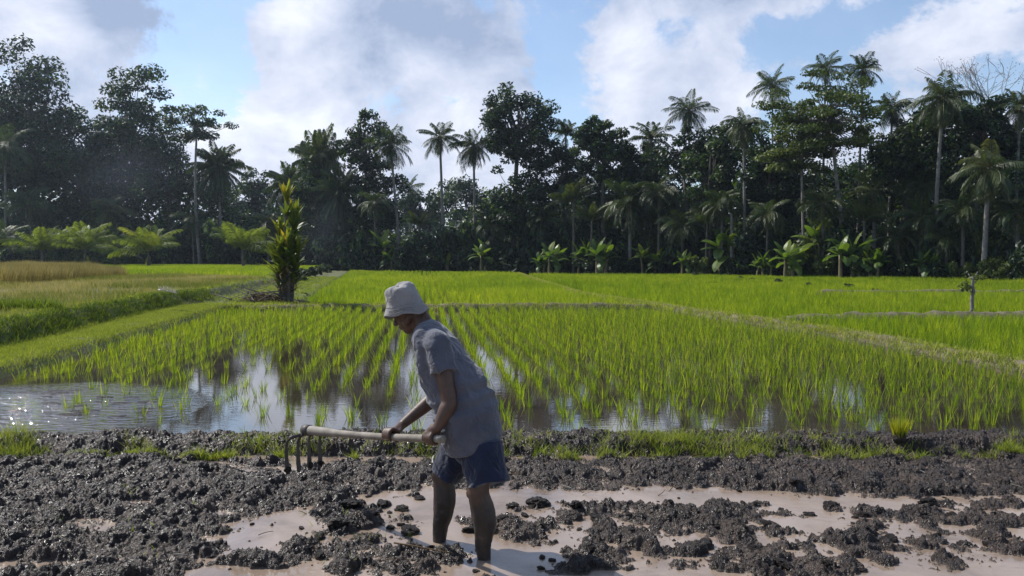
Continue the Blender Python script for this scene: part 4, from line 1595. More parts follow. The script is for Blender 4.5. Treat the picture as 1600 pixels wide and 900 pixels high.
# ------------------------------------------------------------------ banana plants
def banana_parts(seed, nst):
    r = np.random.default_rng(seed)
    stem, leafm = MB(), MB()
    for s_ in range(nst):
        b = np.array([r.normal(0, .35), r.normal(0, .35), -.1]) * (nst > 1)
        hgt = r.uniform(.75, 1.1)
        V, F3, F4 = tube(bez(b, b + np.array([0, 0, hgt * .5]), b + np.array([r.normal(0, .08), r.normal(0, .08), hgt]), 6), np.linspace(.085, .05, 6), 8)
        stem.add(V, F3, F4)
        top = b + np.array([0, 0, hgt - .05])
        for k in range(8):
            a = k * 2.4 + r.normal(0, .3)
            e = R(86 - k * 11 + r.normal(0, 5))
            Lf = r.uniform(.8, 1.1)
            n = 10
            tt = np.linspace(0, 1, n)
            ang = e - (1.0 + .1 * k) * tt ** 1.6
            hx = np.concatenate([[0], np.cumsum(np.cos(ang[:-1]) / (n - 1))]) * Lf
            hz = np.concatenate([[0], np.cumsum(np.sin(ang[:-1]) / (n - 1))]) * Lf
            P = top + np.stack([hx * math.cos(a), hx * math.sin(a), hz], 1)
            sd_ = np.array([-math.sin(a), math.cos(a), 0])
            wd = .17 * np.clip(np.sin(np.clip((tt - .12) / .88, 0, 1) * 3.05 + .08), 0, 1) ** .6 * (tt > .12) + .012
            tear = 1 - .22 * r.uniform(0, 1, n)
            tear2 = 1 - .22 * r.uniform(0, 1, n)
            dn = np.array([0, 0, -1.0])
            Lv = P - sd_ * (wd * tear)[:, None] + dn * (wd * .35)[:, None]
            Rv = P + sd_ * (wd * tear2)[:, None] + dn * (wd * .35)[:, None]
            V = np.stack([Lv, P, Rv], 1).reshape(-1, 3)
            i = np.arange(n - 1)[:, None] * 3
            F4 = np.concatenate([i + np.array([[0, 1, 4, 3]]), i + np.array([[1, 2, 5, 4]])])
            leafm.add(V, None, F4, np.clip(r.normal(.45, .2) + .3 * (k == 0), 0, 1))
    return stem.mesh('stem', True), leafm.mesh('leaves')


BAN = [banana_parts(40 + k, n_) for k, n_ in enumerate((1, 2, 3, 2))]
for k, (px, ytop, Y, v, lab) in enumerate([
        (598, 352, 92, 0, 'banana plant with one tall pale leaf at the left, under the first coconut palm'), (566, 372, 92, 1, 'small banana clump tucked beside the grey-green glossy shrub'),
        (700, 384, 89, 1, 'low banana clump at the foot of the clearest bare palm trunk'), (746, 362, 86.5, 2, 'largest banana cluster with three stems left of the dark gap'),
        (880, 362, 80, 1, 'banana clump at the left end of the middle row, under the upright palm'), (922, 370, 79, 2, 'second banana clump of the middle row'), (962, 370, 77, 1, 'third banana clump of the middle row with a broad bright leaf'),
        (1004, 372, 76, 0, 'thin banana plant at the right end of the middle row'), (1040, 378, 74, 1, 'low banana clump under the short dull palm'),
        (1168, 336, 69, 1, 'tall banana plant with a bright yellow-green leaf by the grey dead trunk'), (1197, 388, 65, 2, 'low wide banana clump left of the straight grey trunk'),
        (1250, 372, 62.5, 1, 'banana clump at the foot of the straight grey trunk'), (1280, 345, 63, 0, 'banana plant with a single upright bright leaf under the olive tree'),
        (1318, 366, 60.5, 2, 'rightmost big banana cluster below the pale forked trunks'), (1470, 390, 56, 1, 'dim banana clump in the shade below the tan fronded palm'), (620, 380, 91, 1, 'banana clump right of the first coconut trunk'), (675, 392, 89.5, 0, 'little banana plant left of the clearest bare palm trunk'),
        (860, 378, 81, 1, 'low banana clump at the right end of the dark gap'), (942, 388, 77, 0, 'little banana plant between the second and third middle clumps'), (1085, 384, 72, 1, 'low banana clump left of the grey dead trunk'),
        (1225, 384, 63.5, 1, 'banana clump wedged between the low wide one and the grey trunk'), (1345, 380, 59, 1, 'banana clump just right of the rightmost big cluster'), (1372, 392, 58.5, 0, 'little banana plant in the dark right of the big clusters')]):
    c = at(px, ytop, Y)
    z0 = gz(c.x, Y)
    t = thing('banana_plant', lab, 'banana plant', (c.x, Y, z0), 'banana plants along the edge of the wood', rng.uniform(0, 6.28), (c.z - z0) / 1.85 * rng.uniform(.82, 1.18))
    obj('stem', BAN[v][0], M['stem'], t)
    obj('leaves', BAN[v][1], M['banana'], t)

# grey dead trunk
b = at(1143, 410, E(1143) - .5)
h = at(1143, 333, E(1143) - .5).z
t = obj('dead_trunk', mk('dead_trunk', *(lambda q: (q[0], [q[1], q[2]]))(tube(bez((0, 0, -.2), (.05, 0, h * .5), (-.05, 0, h), 9) + np.random.default_rng(2).normal(0, .012, (9, 3)), np.linspace(.20, .12, 9), 8)), True), M['palebark'])
t.location = (b.x, b.y, 0)
tag(t, 'grey dead palm trunk standing headless by the tall bright banana plant', 'dead trunk')

# ------------------------------------------------------------------ the red tipped plant on the bund
bp = gr(449, 473, .22)
t = thing('ti_plant', 'tall column of strap leaves with reddish yellow tip, left of the farmer', 'plant', bp)
sc = bp.y / F
Hh = 183 * sc
r = np.random.default_rng(5)
stem = MB()
tops = []
for k, (ox, oy, h) in enumerate([(0, 0, .86), (.14, .05, .62), (-.16, .1, .56), (.06, -.14, .46), (-.1, -.1, .40), (.22, .1, .40), (-.24, -.02, .34), (.12, .2, .7)]):
    p0 = np.array([ox * .55, oy * .55, -.1])
    p2 = np.array([ox * 1.5, oy * 1.5, h * Hh])
    V, F3, F4 = tube(bez(p0, (p0 + p2) / 2 + r.normal(0, .05, 3), p2, 8), np.linspace(.075, .03, 8) * (1.3 if k == 0 else .9), 7)
    stem.add(V, F3, F4, .5)
    tops.append((p0, p2, h))
obj('stem', stem.mesh('stem', True), M['bark'], t)
lv, lv2 = MB(), MB()
for (p0, p2, h) in tops:
    n = int(62 * h) + 26
    u = r.uniform(.36 if h < .6 else .30, 1.0, n)
    u = np.round(u * 7 + r.normal(0, .16, n)) / 7
    u[:24] = 1.0
    u = np.clip(u, .3, 1)
    base = p0 + (p2 - p0) * u[:, None]
    rel = base[:, 2] / (.86 * Hh)
    a = r.uniform(0, 6.28, n)
    topn = (u > .97)
    Lb_ = r.uniform(.5, .82, n) * np.where(topn, 1.0, .9)
    lean = np.where(topn, r.uniform(.05, .42, n), r.uniform(.25, .75, n))
    dr = np.where(topn, r.uniform(0, .25, n), r.uniform(.1, .7, n))
    V, F3, F4 = blades(base, a, Lb_, np.full(n, .125), lean, dr, 4, a + 1.57 + r.normal(0, .3, n))
    tt = np.clip(.30 + .20 * r.normal(size=n) + .30 * (rel > .92) * topn + .12 * topn, 0, 1)
    lv.add(V, F3, F4, rep(tt, 4))
obj('leaves', lv.mesh('leaves'), M['ti'], t)
n = 80
a = r.uniform(0, 6.28, n)
base = np.stack([r.normal(0, .12, n), r.normal(0, .12, n), r.uniform(.25, 1.1, n)], 1)
V, F3, F4 = blades(base, a, r.uniform(.3, .6, n), np.full(n, .05), r.uniform(.4, .8, n), r.uniform(.8, 1.6, n), 4)
lv2.add(V, F3, F4, rep(r.uniform(0, 1, n), 4))
obj('dead_leaves', lv2.mesh('dead_leaves'), M['dry'], t)

# brushwood heap beside it
bp2 = gr(412, 474, .2)
t = thing('brush_pile', 'heap of dry sticks and brown leaves left of the red tipped plant', 'brush pile', bp2)
st, dl = MB(), MB()
for k in range(46):
    a = r.normal(math.pi, .8) if k % 2 else r.uniform(0, 6.28)
    ln = r.uniform(.4, 1.5)
    c = np.array([r.normal(0, .45), r.normal(0, .25), r.uniform(.05, .35)])
    d = np.array([math.cos(a), math.sin(a) * .6, r.uniform(-.25, .45)]) * ln * .5
    V, F3, F4 = tube(bez(c - d, c + r.normal(0, .08, 3), c + d, 5), np.linspace(.016, .006, 5) * r.uniform(.7, 1.8), 5)
    st.add(V, F3, F4)
n = 900
P = np.stack([r.normal(0, .55, n), r.normal(0, .3, n), np.zeros(n)], 1)
P[:, 2] = .42 * np.exp(-(P[:, 0] / .6) ** 2 - (P[:, 1] / .4) ** 2) * r.uniform(.3, 1, n)
leafquads(dl, P, r.normal(size=(n, 3)) + np.array([0, 0, .5]), .14, r, r.uniform(0, 1, n) ** 1.8, .35)
obj('sticks', st.mesh('sticks', True), M['bark'], t)
obj('dead_leaves', dl.mesh('dead_leaves'), M['dry'], t)

# a pale fallen frond on the stubble
g = gr(262, 458, .72)
n = 26
mb = MB()
P = bez((-.75, .3, .12), (0, .1, .10), (.75, -.3, .0), 12)
V, F3, F4 = tube(P, np.linspace(.03, .012, 12), 5)
mb.add(V, F3, F4, 1)
for sg in (-1, 1):
    u = np.linspace(.1, 1, n)
    p = np.stack([np.interp(u, np.linspace(0, 1, 12), P[:, i]) for i in range(3)], 1)
    V, F3, F4 = blades(p, np.full(n, -.4 + sg * .9) + r.normal(0, .15, n), np.full(n, .34), np.full(n, .035), r.uniform(.5, .9, n), r.uniform(0, .5, n), 3)
    mb.add(V, F3, F4, 1)
M['paledry'] = leaf('bleached_leaf', [(0, (.30, .28, .24)), (1, (.50, .47, .42))], .2, (1.1, 1.1, 1))
o = obj('fallen_frond', mb.mesh('fallen_frond'), M['paledry'])
o.location = g
o.scale = (.62, .62, .62)
o.rotation_euler = (0, 0, -.3)
tag(o, 'pale dry palm frond lying on the stubble left of the red tipped plant', 'palm frond')

# pollarded stump tree in the right paddy
g = gr(1518, 484, .24)
t = thing('stump_tree', 'short pollarded tree with stub branches on an earth mound in the right paddy', 'tree', g)
sc = g.y / F
tr, lf = MB(), MB()
Ht = 52 * sc
V, F3, F4 = tube(bez((0, 0, -.1), (.03, 0, Ht * .5), (.02, 0, Ht), 10) + r.normal(0, .008, (10, 3)), np.linspace(.055, .034, 10), 9)
tr.add(V, F3, F4)
for (p0, d) in [((0, 0, .6), (-.24, .0, .12)), ((0, 0, .66), (.26, .05, .20)), ((0.02, 0, .8), (.1, -.05, .2)), ((0.02, 0, .78), (-.1, .05, .16)), ((0, 0, .45), (-.12, -.1, .08)), ((0, 0, .7), (.12, .12, .10))]:
    p0 = np.array(p0) * np.array([1, 1, Ht / .86])
    V, F3, F4 = tube(bez(p0, p0 + np.array(d) * .5 + np.array([0, 0, -.02]), p0 + np.array(d), 5), np.linspace(.024, .010, 5), 6)
    tr.add(V, F3, F4)
obj('trunk', tr.mesh('trunk', True), M['palebark'], t)
P, Nn = clump_pts(r, np.array([-.2, 0, Ht * .72]), .17, 90, 1.0)
leafquads(lf, P, Nn, .11, r, r.uniform(0, 1, 90))
P, Nn = clump_pts(r, np.array([.05, 0, Ht * 1.0]), .14, 40, .8)
leafquads(lf, P, Nn, .10, r, r.uniform(.2, 1, 40))
P, Nn = clump_pts(r, np.array([.28, 0, Ht * .98]), .10, 50, .7)
leafquads(lf, P, Nn, .09, r, r.uniform(.3, 1, 50))
obj('crown', lf.mesh('crown'), M['olive'], t)

# ------------------------------------------------------------------ the farmer
def loft(P, A, B, side, n=20, ends=True):
    """elliptic sections along P; A is the half width along side, B across it; rounded ends"""
    P = np.asarray(P, float)
    A, B = np.broadcast_to(A, len(P)).astype(float), np.broadcast_to(B, len(P)).astype(float)
    if ends:
        T0 = (P[0] - P[1]) / np.linalg.norm(P[0] - P[1])
        T1 = (P[-1] - P[-2]) / np.linalg.norm(P[-1] - P[-2])
        th = [.35, .7, .93]
        m0, m1 = min(A[0], B[0]), min(A[-1], B[-1])
        P = np.concatenate([[P[0] + T0 * m0 * h for h in th[::-1]], P, [P[-1] + T1 * m1 * h for h in th]])
        f = [math.sqrt(1 - h * h) for h in th]
        A = np.concatenate([[A[0] * q for q in f[::-1]], A, [A[-1] * q for q in f]])
        B = np.concatenate([[B[0] * q for q in f[::-1]], B, [B[-1] * q for q in f]])
    T = np.gradient(P, axis=0)
    T /= np.linalg.norm(T, axis=1)[:, None]
    s_ = np.asarray(side, float)
    Sd = s_ - T * (T @ s_)[:, None]
    Sd /= np.linalg.norm(Sd, axis=1)[:, None]
    U = np.cross(T, Sd)
    a = np.linspace(0, 2 * np.pi, n, endpoint=False)
    V = (P[:, None] + A[:, None, None] * np.cos(a)[None, :, None] * Sd[:, None] + B[:, None, None] * np.sin(a)[None, :, None] * U[:, None]).reshape(-1, 3)
    k = len(P)
    i = np.arange(k - 1)[:, None] * n
    j = np.arange(n)[None]
    j2 = (j + 1) % n
    F4 = np.stack([i + j, i + j2, i + n + j2, i + n + j], -1).reshape(-1, 4)
    V = np.concatenate([V, P[:1], P[-1:]])
    F3 = [(k * n, (q + 1) % n, q) for q in range(n)] + [(k * n + 1, (k - 1) * n + q, (k - 1) * n + (q + 1) % n) for q in range(n)]
    return V, np.array(F3), F4


def smooth_path(P, n):
    """Catmull-Rom through the points"""
    P = np.asarray(P, float)
    Q = np.concatenate([[2 * P[0] - P[1]], P, [2 * P[-1] - P[-2]]])
    out = []
    for t in np.linspace(0, len(P) - 1 - 1e-6, n):
        i = int(t)
        f = t - i
        a, b, c, d = Q[i:i + 4]
        out.append(.5 * (2 * b + (c - a) * f + (2 * a - 5 * b + 4 * c - d) * f * f + (3 * b - a - 3 * c + d) * f ** 3))
    return np.array(out)


def limb(P, rad, n=16, ns=14, side=(0.3, -.9, .1), flat=1.0):
    X = np.concatenate([np.asarray(P, float), np.asarray(rad, float)[:, None]], 1)
    Q = smooth_path(X, ns)
    return loft(Q[:, :3], Q[:, 3], Q[:, 3] * flat, side, n)


def ball(c, r, sub=None):
    V, Fc = ico_s
    return V * np.asarray(r) + np.asarray(c), Fc, np.zeros((0, 4), int)


def ellipsoid(c, ax, ra):
    """ax: 3 unit vectors, ra: 3 radii"""
    V, Fc = ico(3)
    W = sum(V[:, k:k + 1] * ra[k] * np.asarray(ax[k], float)[None] for k in range(3)) + np.asarray(c, float)
    return W, Fc, np.zeros((0, 4), int)


def fuse(name, pieces, voxel, smooth_it=4, fac=.5):
    mb = MB()
    for V, F3, F4 in pieces:
        mb.add(V, F3, F4)
    tmp = bpy.data.objects.new('tmp', mb.mesh('tmp'))
    COL.objects.link(tmp)
    m1 = tmp.modifiers.new('r', 'REMESH')
    m1.mode = 'VOXEL'
    m1.voxel_size = voxel
    m2 = tmp.modifiers.new('s', 'SMOOTH')
    m2.iterations = smooth_it
    m2.factor = fac
    dg = bpy.context.evaluated_depsgraph_get()
    me = bpy.data.meshes.new_from_object(tmp.evaluated_get(dg))
    me.name = name
    bpy.data.objects.remove(tmp)
    me.materials.clear()
    me.polygons.foreach_set('use_smooth', np.ones(len(me.polygons), bool))
    return me


def coords(me):
    a = np.zeros(len(me.vertices) * 3, np.float32)
    me.vertices.foreach_get('co', a)
    return a.reshape(-1, 3).astype(float)


def setco(me, V):
    me.vertices.foreach_set('co', np.asarray(V, np.float32).ravel())
    me.update()


def normals(me):
    a = np.zeros(len(me.vertices) * 3, np.float32)
    me.vertices.foreach_get('normal', a)
    return a.reshape(-1, 3).astype(float)


A_ = lambda *q: np.array(at(*q))
FWD = np.array([-.93, .36, 0.0])
FWD /= np.linalg.norm(FWD)
NEAR = np.array([-FWD[1], FWD[0], 0.0])          # his left, towards the camera
if NEAR[1] > 0:
    NEAR = -NEAR
THETA = math.asin(abs(FWD[1]))


# skeleton
ankN, kneeN, hipN = A_(757, 880, 4.16), A_(748, 768, 4.13), A_(746, 672, 4.22)
ankF, kneeF, hipF = A_(687, 852, 4.42), A_(692, 742, 4.40), A_(733, 672, 4.34)
footN, footF = ankN + np.array([0, 0, -.07]), ankF + np.array([0, 0, -.07])
shN, shF = A_(682, 536, 4.20), A_(664, 526, 4.50)
elN, wrN = A_(703, 630, 4.12), A_(684, 668, 4.09)
elF, wrF = A_(690, 612, 4.60), A_(628, 664, 4.50)
# handle of the rake
HA, HB = A_(478, 672, 5.06), A_(693, 686, 4.05)
HAX = (HB - HA) / np.linalg.norm(HB - HA)


def on_handle(px):
    t = np.linspace(0, 1, 400)
    P = HA + (HB - HA) * t[:, None]
    q = np.array([proj(*p)[0] for p in P])
    return P[np.argmin(abs(q - px))]


GN, GF = on_handle(675), on_handle(610)


def hand(wr, G, hand_side, toward, flip=1):
    """palm and five fingers closed round the handle at G"""
    pcs = []
    h = HAX * flip
    u = wr - G
    u = u - h * np.dot(u, h)
    u /= np.linalg.norm(u)
    v = np.cross(h, u)
    if np.dot(v, toward) < 0:
        v = -v
    kn = G + u * .030 + v * .022
    mid = G + u * .040 + v * .004
    pcs.append(limb([wr, wr * .5 + mid * .5, mid], [.026, .027, .026], side=h, flat=1.0))
    # palm
    pcs.append(loft(smooth_path([wr * .55 + mid * .45, mid, kn], 8), np.array([.030, .034, .038, .041, .042, .042, .041, .039]), np.array([.020, .020, .019, .018, .017, .016, .015, .014]), h, 16))
    for k in range(4):
        o_ = h * (.0195 * (1.5 - k))
        Lk = (1.0, 1.08, 1.02, .84)[k]
        pts = []
        for q, ang in enumerate(np.array([38, 75, 120, 165, 205]) * (Lk * .5 + .5)):
            rr = (.036, .038, .034, .031, .030)[q]
            an = R(ang)
            pts.append(G + o_ + u * rr * math.cos(an) + v * rr * math.sin(an))
        pcs.append(limb(pts, np.array([.0105, .0108, .0098, .0092, .0078]) * (.9 + .1 * Lk), 10, 12, h))
    th = []
    for q, ang in enumerate((-8, -45, -85, -125)):
        rr = (.040, .037, .033, .031)[q]
        an = R(ang)
        th.append(G + h * (.022 + .012 * q) + u * rr * math.cos(an) + v * rr * math.sin(an))
    th.insert(0, wr * .5 + mid * .5 + h * .016)
    pcs.append(limb(th, [.015, .0145, .0125, .011, .009], 10, 12, h))
    return pcs


# head
hc = A_(640, 486, 4.41)
fw = np.array([-.84, .22, -.46])
fw /= np.linalg.norm(fw)
sdv = NEAR - fw * np.dot(NEAR, fw)
sdv /= np.linalg.norm(sdv)
upv = np.cross(fw, sdv)
if upv[2] < 0:
    upv = -upv
AX = (fw, sdv, upv)


def hp(f, s_, u):
    return hc + fw * f + sdv * s_ + upv * u


head = [ellipsoid(hp(.0, 0, .004), AX, (.089, .073, .091)), ellipsoid(hp(.028, 0, -.045), AX, (.064, .056, .072)), ellipsoid(hp(.052, 0, -.088), AX, (.032, .032, .030)),
        ellipsoid(hp(.080, 0, .026), AX, (.016, .05, .014)), limb([hp(.085, 0, .018), hp(.098, 0, -.008), hp(.112, 0, -.026)], [.010, .013, .015], 10, 8),
        ellipsoid(hp(.102, 0, -.030), AX, (.014, .021, .010)), ellipsoid(hp(.088, 0, -.056), AX, (.013, .024, .008)), ellipsoid(hp(.084, 0, -.069), AX, (.013, .022, .008)),
        ellipsoid(hp(.060, .036, -.018), AX, (.022, .020, .020)), ellipsoid(hp(.060, -.036, -.018), AX, (.022, .020, .020)),
        ellipsoid(hp(-.012, .070, -.012), AX, (.017, .010, .031)), ellipsoid(hp(-.012, -.070, -.012), AX, (.017, .010, .031)),
        ellipsoid(hp(-.006, .073, -.038), AX, (.010, .008, .012)),
        limb([hp(.03, .05, -.06), hp(.0, .058, -.045)], [.02, .02], 10, 6), limb([hp(.03, -.05, -.06), hp(.0, -.058, -.045)], [.02, .02], 10, 6)]
neck0 = A_(668, 522, 4.36)
head.append(limb([hp(-.030, 0, -.03), hp(-.042, 0, -.075), neck0], [.058, .056, .066], 16, 10))
# torso stations: front pixel, back pixel, depth, half width
ST = [((650, 516), (672, 500), 4.37, .075), ((646, 530), (694, 511), 4.355, .165), ((649, 553), (716, 536), 4.335, .190), ((656, 588), (742, 570), 4.31, .180),
      ((668, 628), (766, 604), 4.285, .168), ((681, 660), (779, 640), 4.275, .19), ((694, 690), (780, 668), 4.27, .19)]


def station(fr, bk, Y, a, shrink=0.0):
    p, q = A_(*fr, Y), A_(*bk, Y)
    c = (p + q) / 2
    wv = np.linalg.norm(p - q) / 2 - shrink
    a = a - shrink
    b = math.sqrt(max(wv ** 2 - (a * math.sin(THETA)) ** 2, .0030)) / math.cos(THETA)
    return c, a, max(b, .06)


ts = [station(*s_, shrink=.036) for s_ in ST]
torso = loft(smooth_path([s_[0] for s_ in ts], 16), np.interp(np.linspace(0, 1, 16), np.linspace(0, 1, 7), [s_[1] for s_ in ts]), np.interp(np.linspace(0, 1, 16), np.linspace(0, 1, 7), [s_[2] for s_ in ts]), NEAR, 24)
pel = (hipN + hipF) / 2
body = head + [torso, limb([A_(745, 640, 4.28), pel, pel + np.array([0, 0, -.08])], [.095, .095, .09], 18, 8)]
for sh_, el_, wr_ in ((shN, elN, wrN), (shF, elF, wrF)):
    body.append(limb([sh_ * .8 + neck0 * .2, sh_], [.06, .058], 14, 6))
    body.append(limb([sh_, sh_ * .5 + el_ * .5 + np.array([.006, 0, 0]), el_], [.056, .052, .043], 16, 12))
    fa = el_ * .65 + wr_ * .35
    body.append(limb([el_, fa, wr_], [.043, .044, .027], 16, 12))
body += hand(wrN, GN, NEAR, np.array([0, -1.0, .15]), 1)
body += hand(wrF, GF, NEAR, np.array([-.3, -.8, .2]), 1)
for hip_, kn_, an_, ft_ in ((hipN, kneeN, ankN, footN), (hipF, kneeF, ankF, footF)):
    body.append(limb([hip_, hip_ * .5 + kn_ * .5, kn_], [.070, .074, .057], 18, 12))
    calf = kn_ * .64 + an_ * .36 - FWD * .022
    body.append(limb([kn_ + FWD * .004, calf, kn_ * .25 + an_ * .75, an_, ft_], [.056, .063, .045, .036, .042], 18, 16))
    body.append(ball(kn_ + FWD * .030 - np.array([0, 0, .01]), .042))
    body.append(limb([kn_ + FWD * .036 - np.array([0, 0, .05]), kn_ * .5 + an_ * .5 + FWD * .022, an_ + FWD * .012], [.022, .026, .024], 10, 8))
    body.append(limb([ft_ - FWD * .04, ft_ + FWD * .10 - np.array([0, 0, .02]), ft_ + FWD * .18 - np.array([0, 0, .03])], [.04, .042, .03], 14, 8))
me_body = fuse('person', body, .0048, 3, .5)
V = coords(me_body)
nn = normals(me_body)
low = np.clip((.48 - V[:, 2]) / .3, 0, 1)
setco(me_body, V + nn * ((.0030 * fbm(V * 38, 3) + .003 * fbm(V * 14, 2)) * low)[:, None])


def skin_mat():
    m, nt, out = mat('skin')
    L = nt.links.new
    b = N(nt, 'ShaderNodeBsdfPrincipled')
    tc = N(nt, 'ShaderNodeTexCoord')
    sp_ = N(nt, 'ShaderNodeSeparateXYZ')
    L(tc.outputs['Object'], sp_.inputs[0])
    f = noise_n(nt, 18, 5, .6)
    sk = ramp(nt, f, [(.3, (.055, .030, .020)), (.7, (.105, .058, .040))])
    f2 = noise_n(nt, 9, 6, .65)
    mudc = ramp(nt, f2, [(.3, (.022, .017, .015)), (.6, (.045, .034, .029)), (.82, (.12, .094, .08))])
    # dried mud up the legs: clings where it was splashed, in a ragged line
    zz = N(nt, 'ShaderNodeMath', operation='MULTIPLY_ADD')
    L(noise_n(nt, 7, 5, .6), zz.inputs[0])
    zz.inputs[1].default_value = .30
    L(sp_.outputs[2], zz.inputs[2])
    mr = N(nt, 'ShaderNodeMapRange')
    mr.inputs['From Min'].default_value = .56
    mr.inputs['From Max'].default_value = .46
    L(zz.outputs[0], mr.inputs[0])
    mc = N(nt, 'ShaderNodeMix', data_type='RGBA')
    L(mr.outputs[0], mc.inputs[0])
    L(sk, mc.inputs[6])
    L(mudc, mc.inputs[7])
    L(mc.outputs[2], b.inputs['Base Color'])
    b.inputs['Roughness'].default_value = .48
    b.inputs['Specular IOR Level'].default_value = .4
    bn = N(nt, 'ShaderNodeBump')
    bn.inputs['Strength'].default_value = .25
    bn.inputs['Distance'].default_value = .004
    L(noise_n(nt, 90, 4, .6), bn.inputs['Height'])
    L(bn.outputs[0], b.inputs['Normal'])
    L(b.outputs[0], out.inputs[0])
    return m


def cloth_mat(name, stops, scale=6, wscale=900, bump=.25, rough=.85, stain=None):
    m, nt, out = mat(name)
    L = nt.links.new
    b = N(nt, 'ShaderNodeBsdfPrincipled')
    b.inputs['Roughness'].default_value = rough
    b.inputs['Specular IOR Level'].default_value = .25
    b.inputs['Sheen Weight'].default_value = .25
    b.inputs['Sheen Roughness'].default_value = .5
    f = noise_n(nt, scale, 6, .62, dist=.4)
    c = ramp(nt, f, stops)
    if stain:
        f3 = noise_n(nt, 4.2, 5, .6, dist=.7)
        mc = N(nt, 'ShaderNodeMix', data_type='RGBA')
        L(ramp(nt, f3, [(.56, (0, 0, 0)), (.68, (.7, .7, .7))]), mc.inputs[0])
        L(c, mc.inputs[6])
        mc.inputs[7].default_value = (*stain, 1)
        c = mc.outputs[2]
    L(c, b.inputs['Base Color'])
    bn = N(nt, 'ShaderNodeBump')
    bn.inputs['Strength'].default_value = bump
    bn.inputs['Distance'].default_value = .004
    L(noise_n(nt, 55, 6, .7), bn.inputs['Height'])
    bw = N(nt, 'ShaderNodeBump')
    bw.inputs['Strength'].default_value = .8
    bw.inputs['Distance'].default_value = .022
    L(noise_n(nt, 10, 3, .5, dist=2.2), bw.inputs['Height'])
    L(bw.outputs[0], bn.inputs['Normal'])
    L(bn.outputs[0], b.inputs['Normal'])
    L(b.outputs[0], out.inputs[0])
    return m


man = obj('person', me_body, skin_mat())
tag(man, 'farmer in bucket hat, grey tee and navy shorts bending forward with a rake', 'person')

# shirt
SS = ST[:-1] + [((690, 690), (785, 674), 4.265, .188), ((702, 712), (782, 694), 4.26, .178)]
ss = [station(*s_) for s_ in SS]
nS = 30
tS = np.linspace(0, 1, nS)
kS = np.linspace(0, 1, len(ss))
shirt = [loft(smooth_path([s_[0] for s_ in ss], nS), np.interp(tS, kS, [s_[1] for s_ in ss]), np.interp(tS, kS, [s_[2] for s_ in ss]), NEAR, 32, False)]
for sh_, el_, k in ((shN, elN, 1), (shF, elF, 1)):
    d = el_ - sh_
    d = d / np.linalg.norm(d)
    shirt.append(limb([sh_ * .72 + neck0 * .28 + np.array([0, 0, -.01]), sh_ + np.array([0, 0, -.002])], [.078, .074], 18, 6))
    P = [sh_ - d * .005, sh_ + d * .07, sh_ + d * .17]
    if k:
        shirt.append(loft(smooth_path(P, 8), np.interp(np.linspace(0, 1, 8), [0, .5, 1], [.078, .082, .084]), np.interp(np.linspace(0, 1, 8), [0, .5, 1], [.074, .075, .077]), NEAR, 22, False))
# folds where the wet cloth bags out over the waist
bagc = ss[5][0]
me_s = fuse('shirt', shirt, .006, 14, .5)
V = coords(me_s)
nn = normals(me_s)
ax_ = (ss[6][0] - ss[1][0])
Ln = np.linalg.norm(ax_)
ax_ /= Ln
tt = (V - ss[1][0]) @ ax_ / Ln
front = (V - ss[1][0]) @ FWD
sdc = (V - ss[1][0]) @ NEAR
# drapes: long folds fanning from the shoulder to the waist, bunched rings at the waist
warp = fbm(V * 5.0, 3)
fold = (1 - 2 * np.abs(np.sin((front * 24 + sdc * 10 + warp * 2.6) + tt * 4)) ** .6) * np.clip(tt * 1.6, 0, 1) * np.clip(1.15 - tt, 0, 1)
fold2 = np.sin(tt * 46 + front * 16 + warp * 4) * np.exp(-((tt - .70) / .13) ** 2)
bag = np.exp(-((tt - .80) / .10) ** 2) * .008 - np.exp(-((tt - .665) / .045) ** 2) * .007
slv = np.sin(V[:, 2] * 85 + warp * 5 + sdc * 20) * np.exp(-((tt - .12) / .2) ** 2) * .4
setco(me_s, V + nn * (.022 * fold + .009 * fold2 + bag + .0045 * slv + .004 * fbm(V * 12, 3))[:, None])
M['shirt'] = cloth_mat('grey_cotton', [(.3, (.062, .066, .090)), (.6, (.092, .095, .120)), (.8, (.135, .136, .155))], 5)
obj('shirt', me_s, M['shirt'], man)
# collar band and stitched sleeve hem
cl = []
c0 = A_(661, 508, 4.37)
axn = np.array(neck0 - hp(-.04, 0, -.07))
axn /= np.linalg.norm(axn)

# shorts
shorts = [loft(smooth_path([A_(734, 648, 4.28), pel + np.array([0, 0, -.01]), pel + np.array([0, 0, -.08])], 8), np.array([.14, .145, .15, .155, .16, .165, .17, .17]), np.array([.10, .105, .112, .118, .122, .126, .128, .12]), NEAR, 24, True)]
for hip_, hem, fwv in ((hipN, A_(763, 757, 4.13), 1), (hipF, A_(699, 741, 4.39), 0)):
    a = np.linspace(0, 1, 10)[:, None]
    P = (hip_ * .72 + hem * .28) * (1 - a) + hem * a
    shorts.append(loft(P, np.interp(a[:, 0], [0, .5, 1], [.105, .108, .112]), np.interp(a[:, 0], [0, .5, 1], [.128, .120, .116] if fwv else [.12, .105, .086]), NEAR, 22, False))
me_p = fuse('shorts', shorts, .006, 5, .5)
V = coords(me_p)
nn = normals(me_p)
warp = fbm(V * 6 + 30, 3)
fr = V @ FWD
setco(me_p, V + nn * (.006 * np.sin(fr * 52 + warp * 5 + V[:, 2] * 10) * np.clip((.72 - V[:, 2]) * 4, 0, 1) + .005 * fbm(V * 11 + 5, 3))[:, None])
M['shorts'] = cloth_mat('navy_cotton', [(.3, (.008, .012, .031)), (.6, (.013, .019, .046)), (.82, (.030, .034, .060))], 5)
sh_o = obj('shorts', me_p, M['shorts'], man)
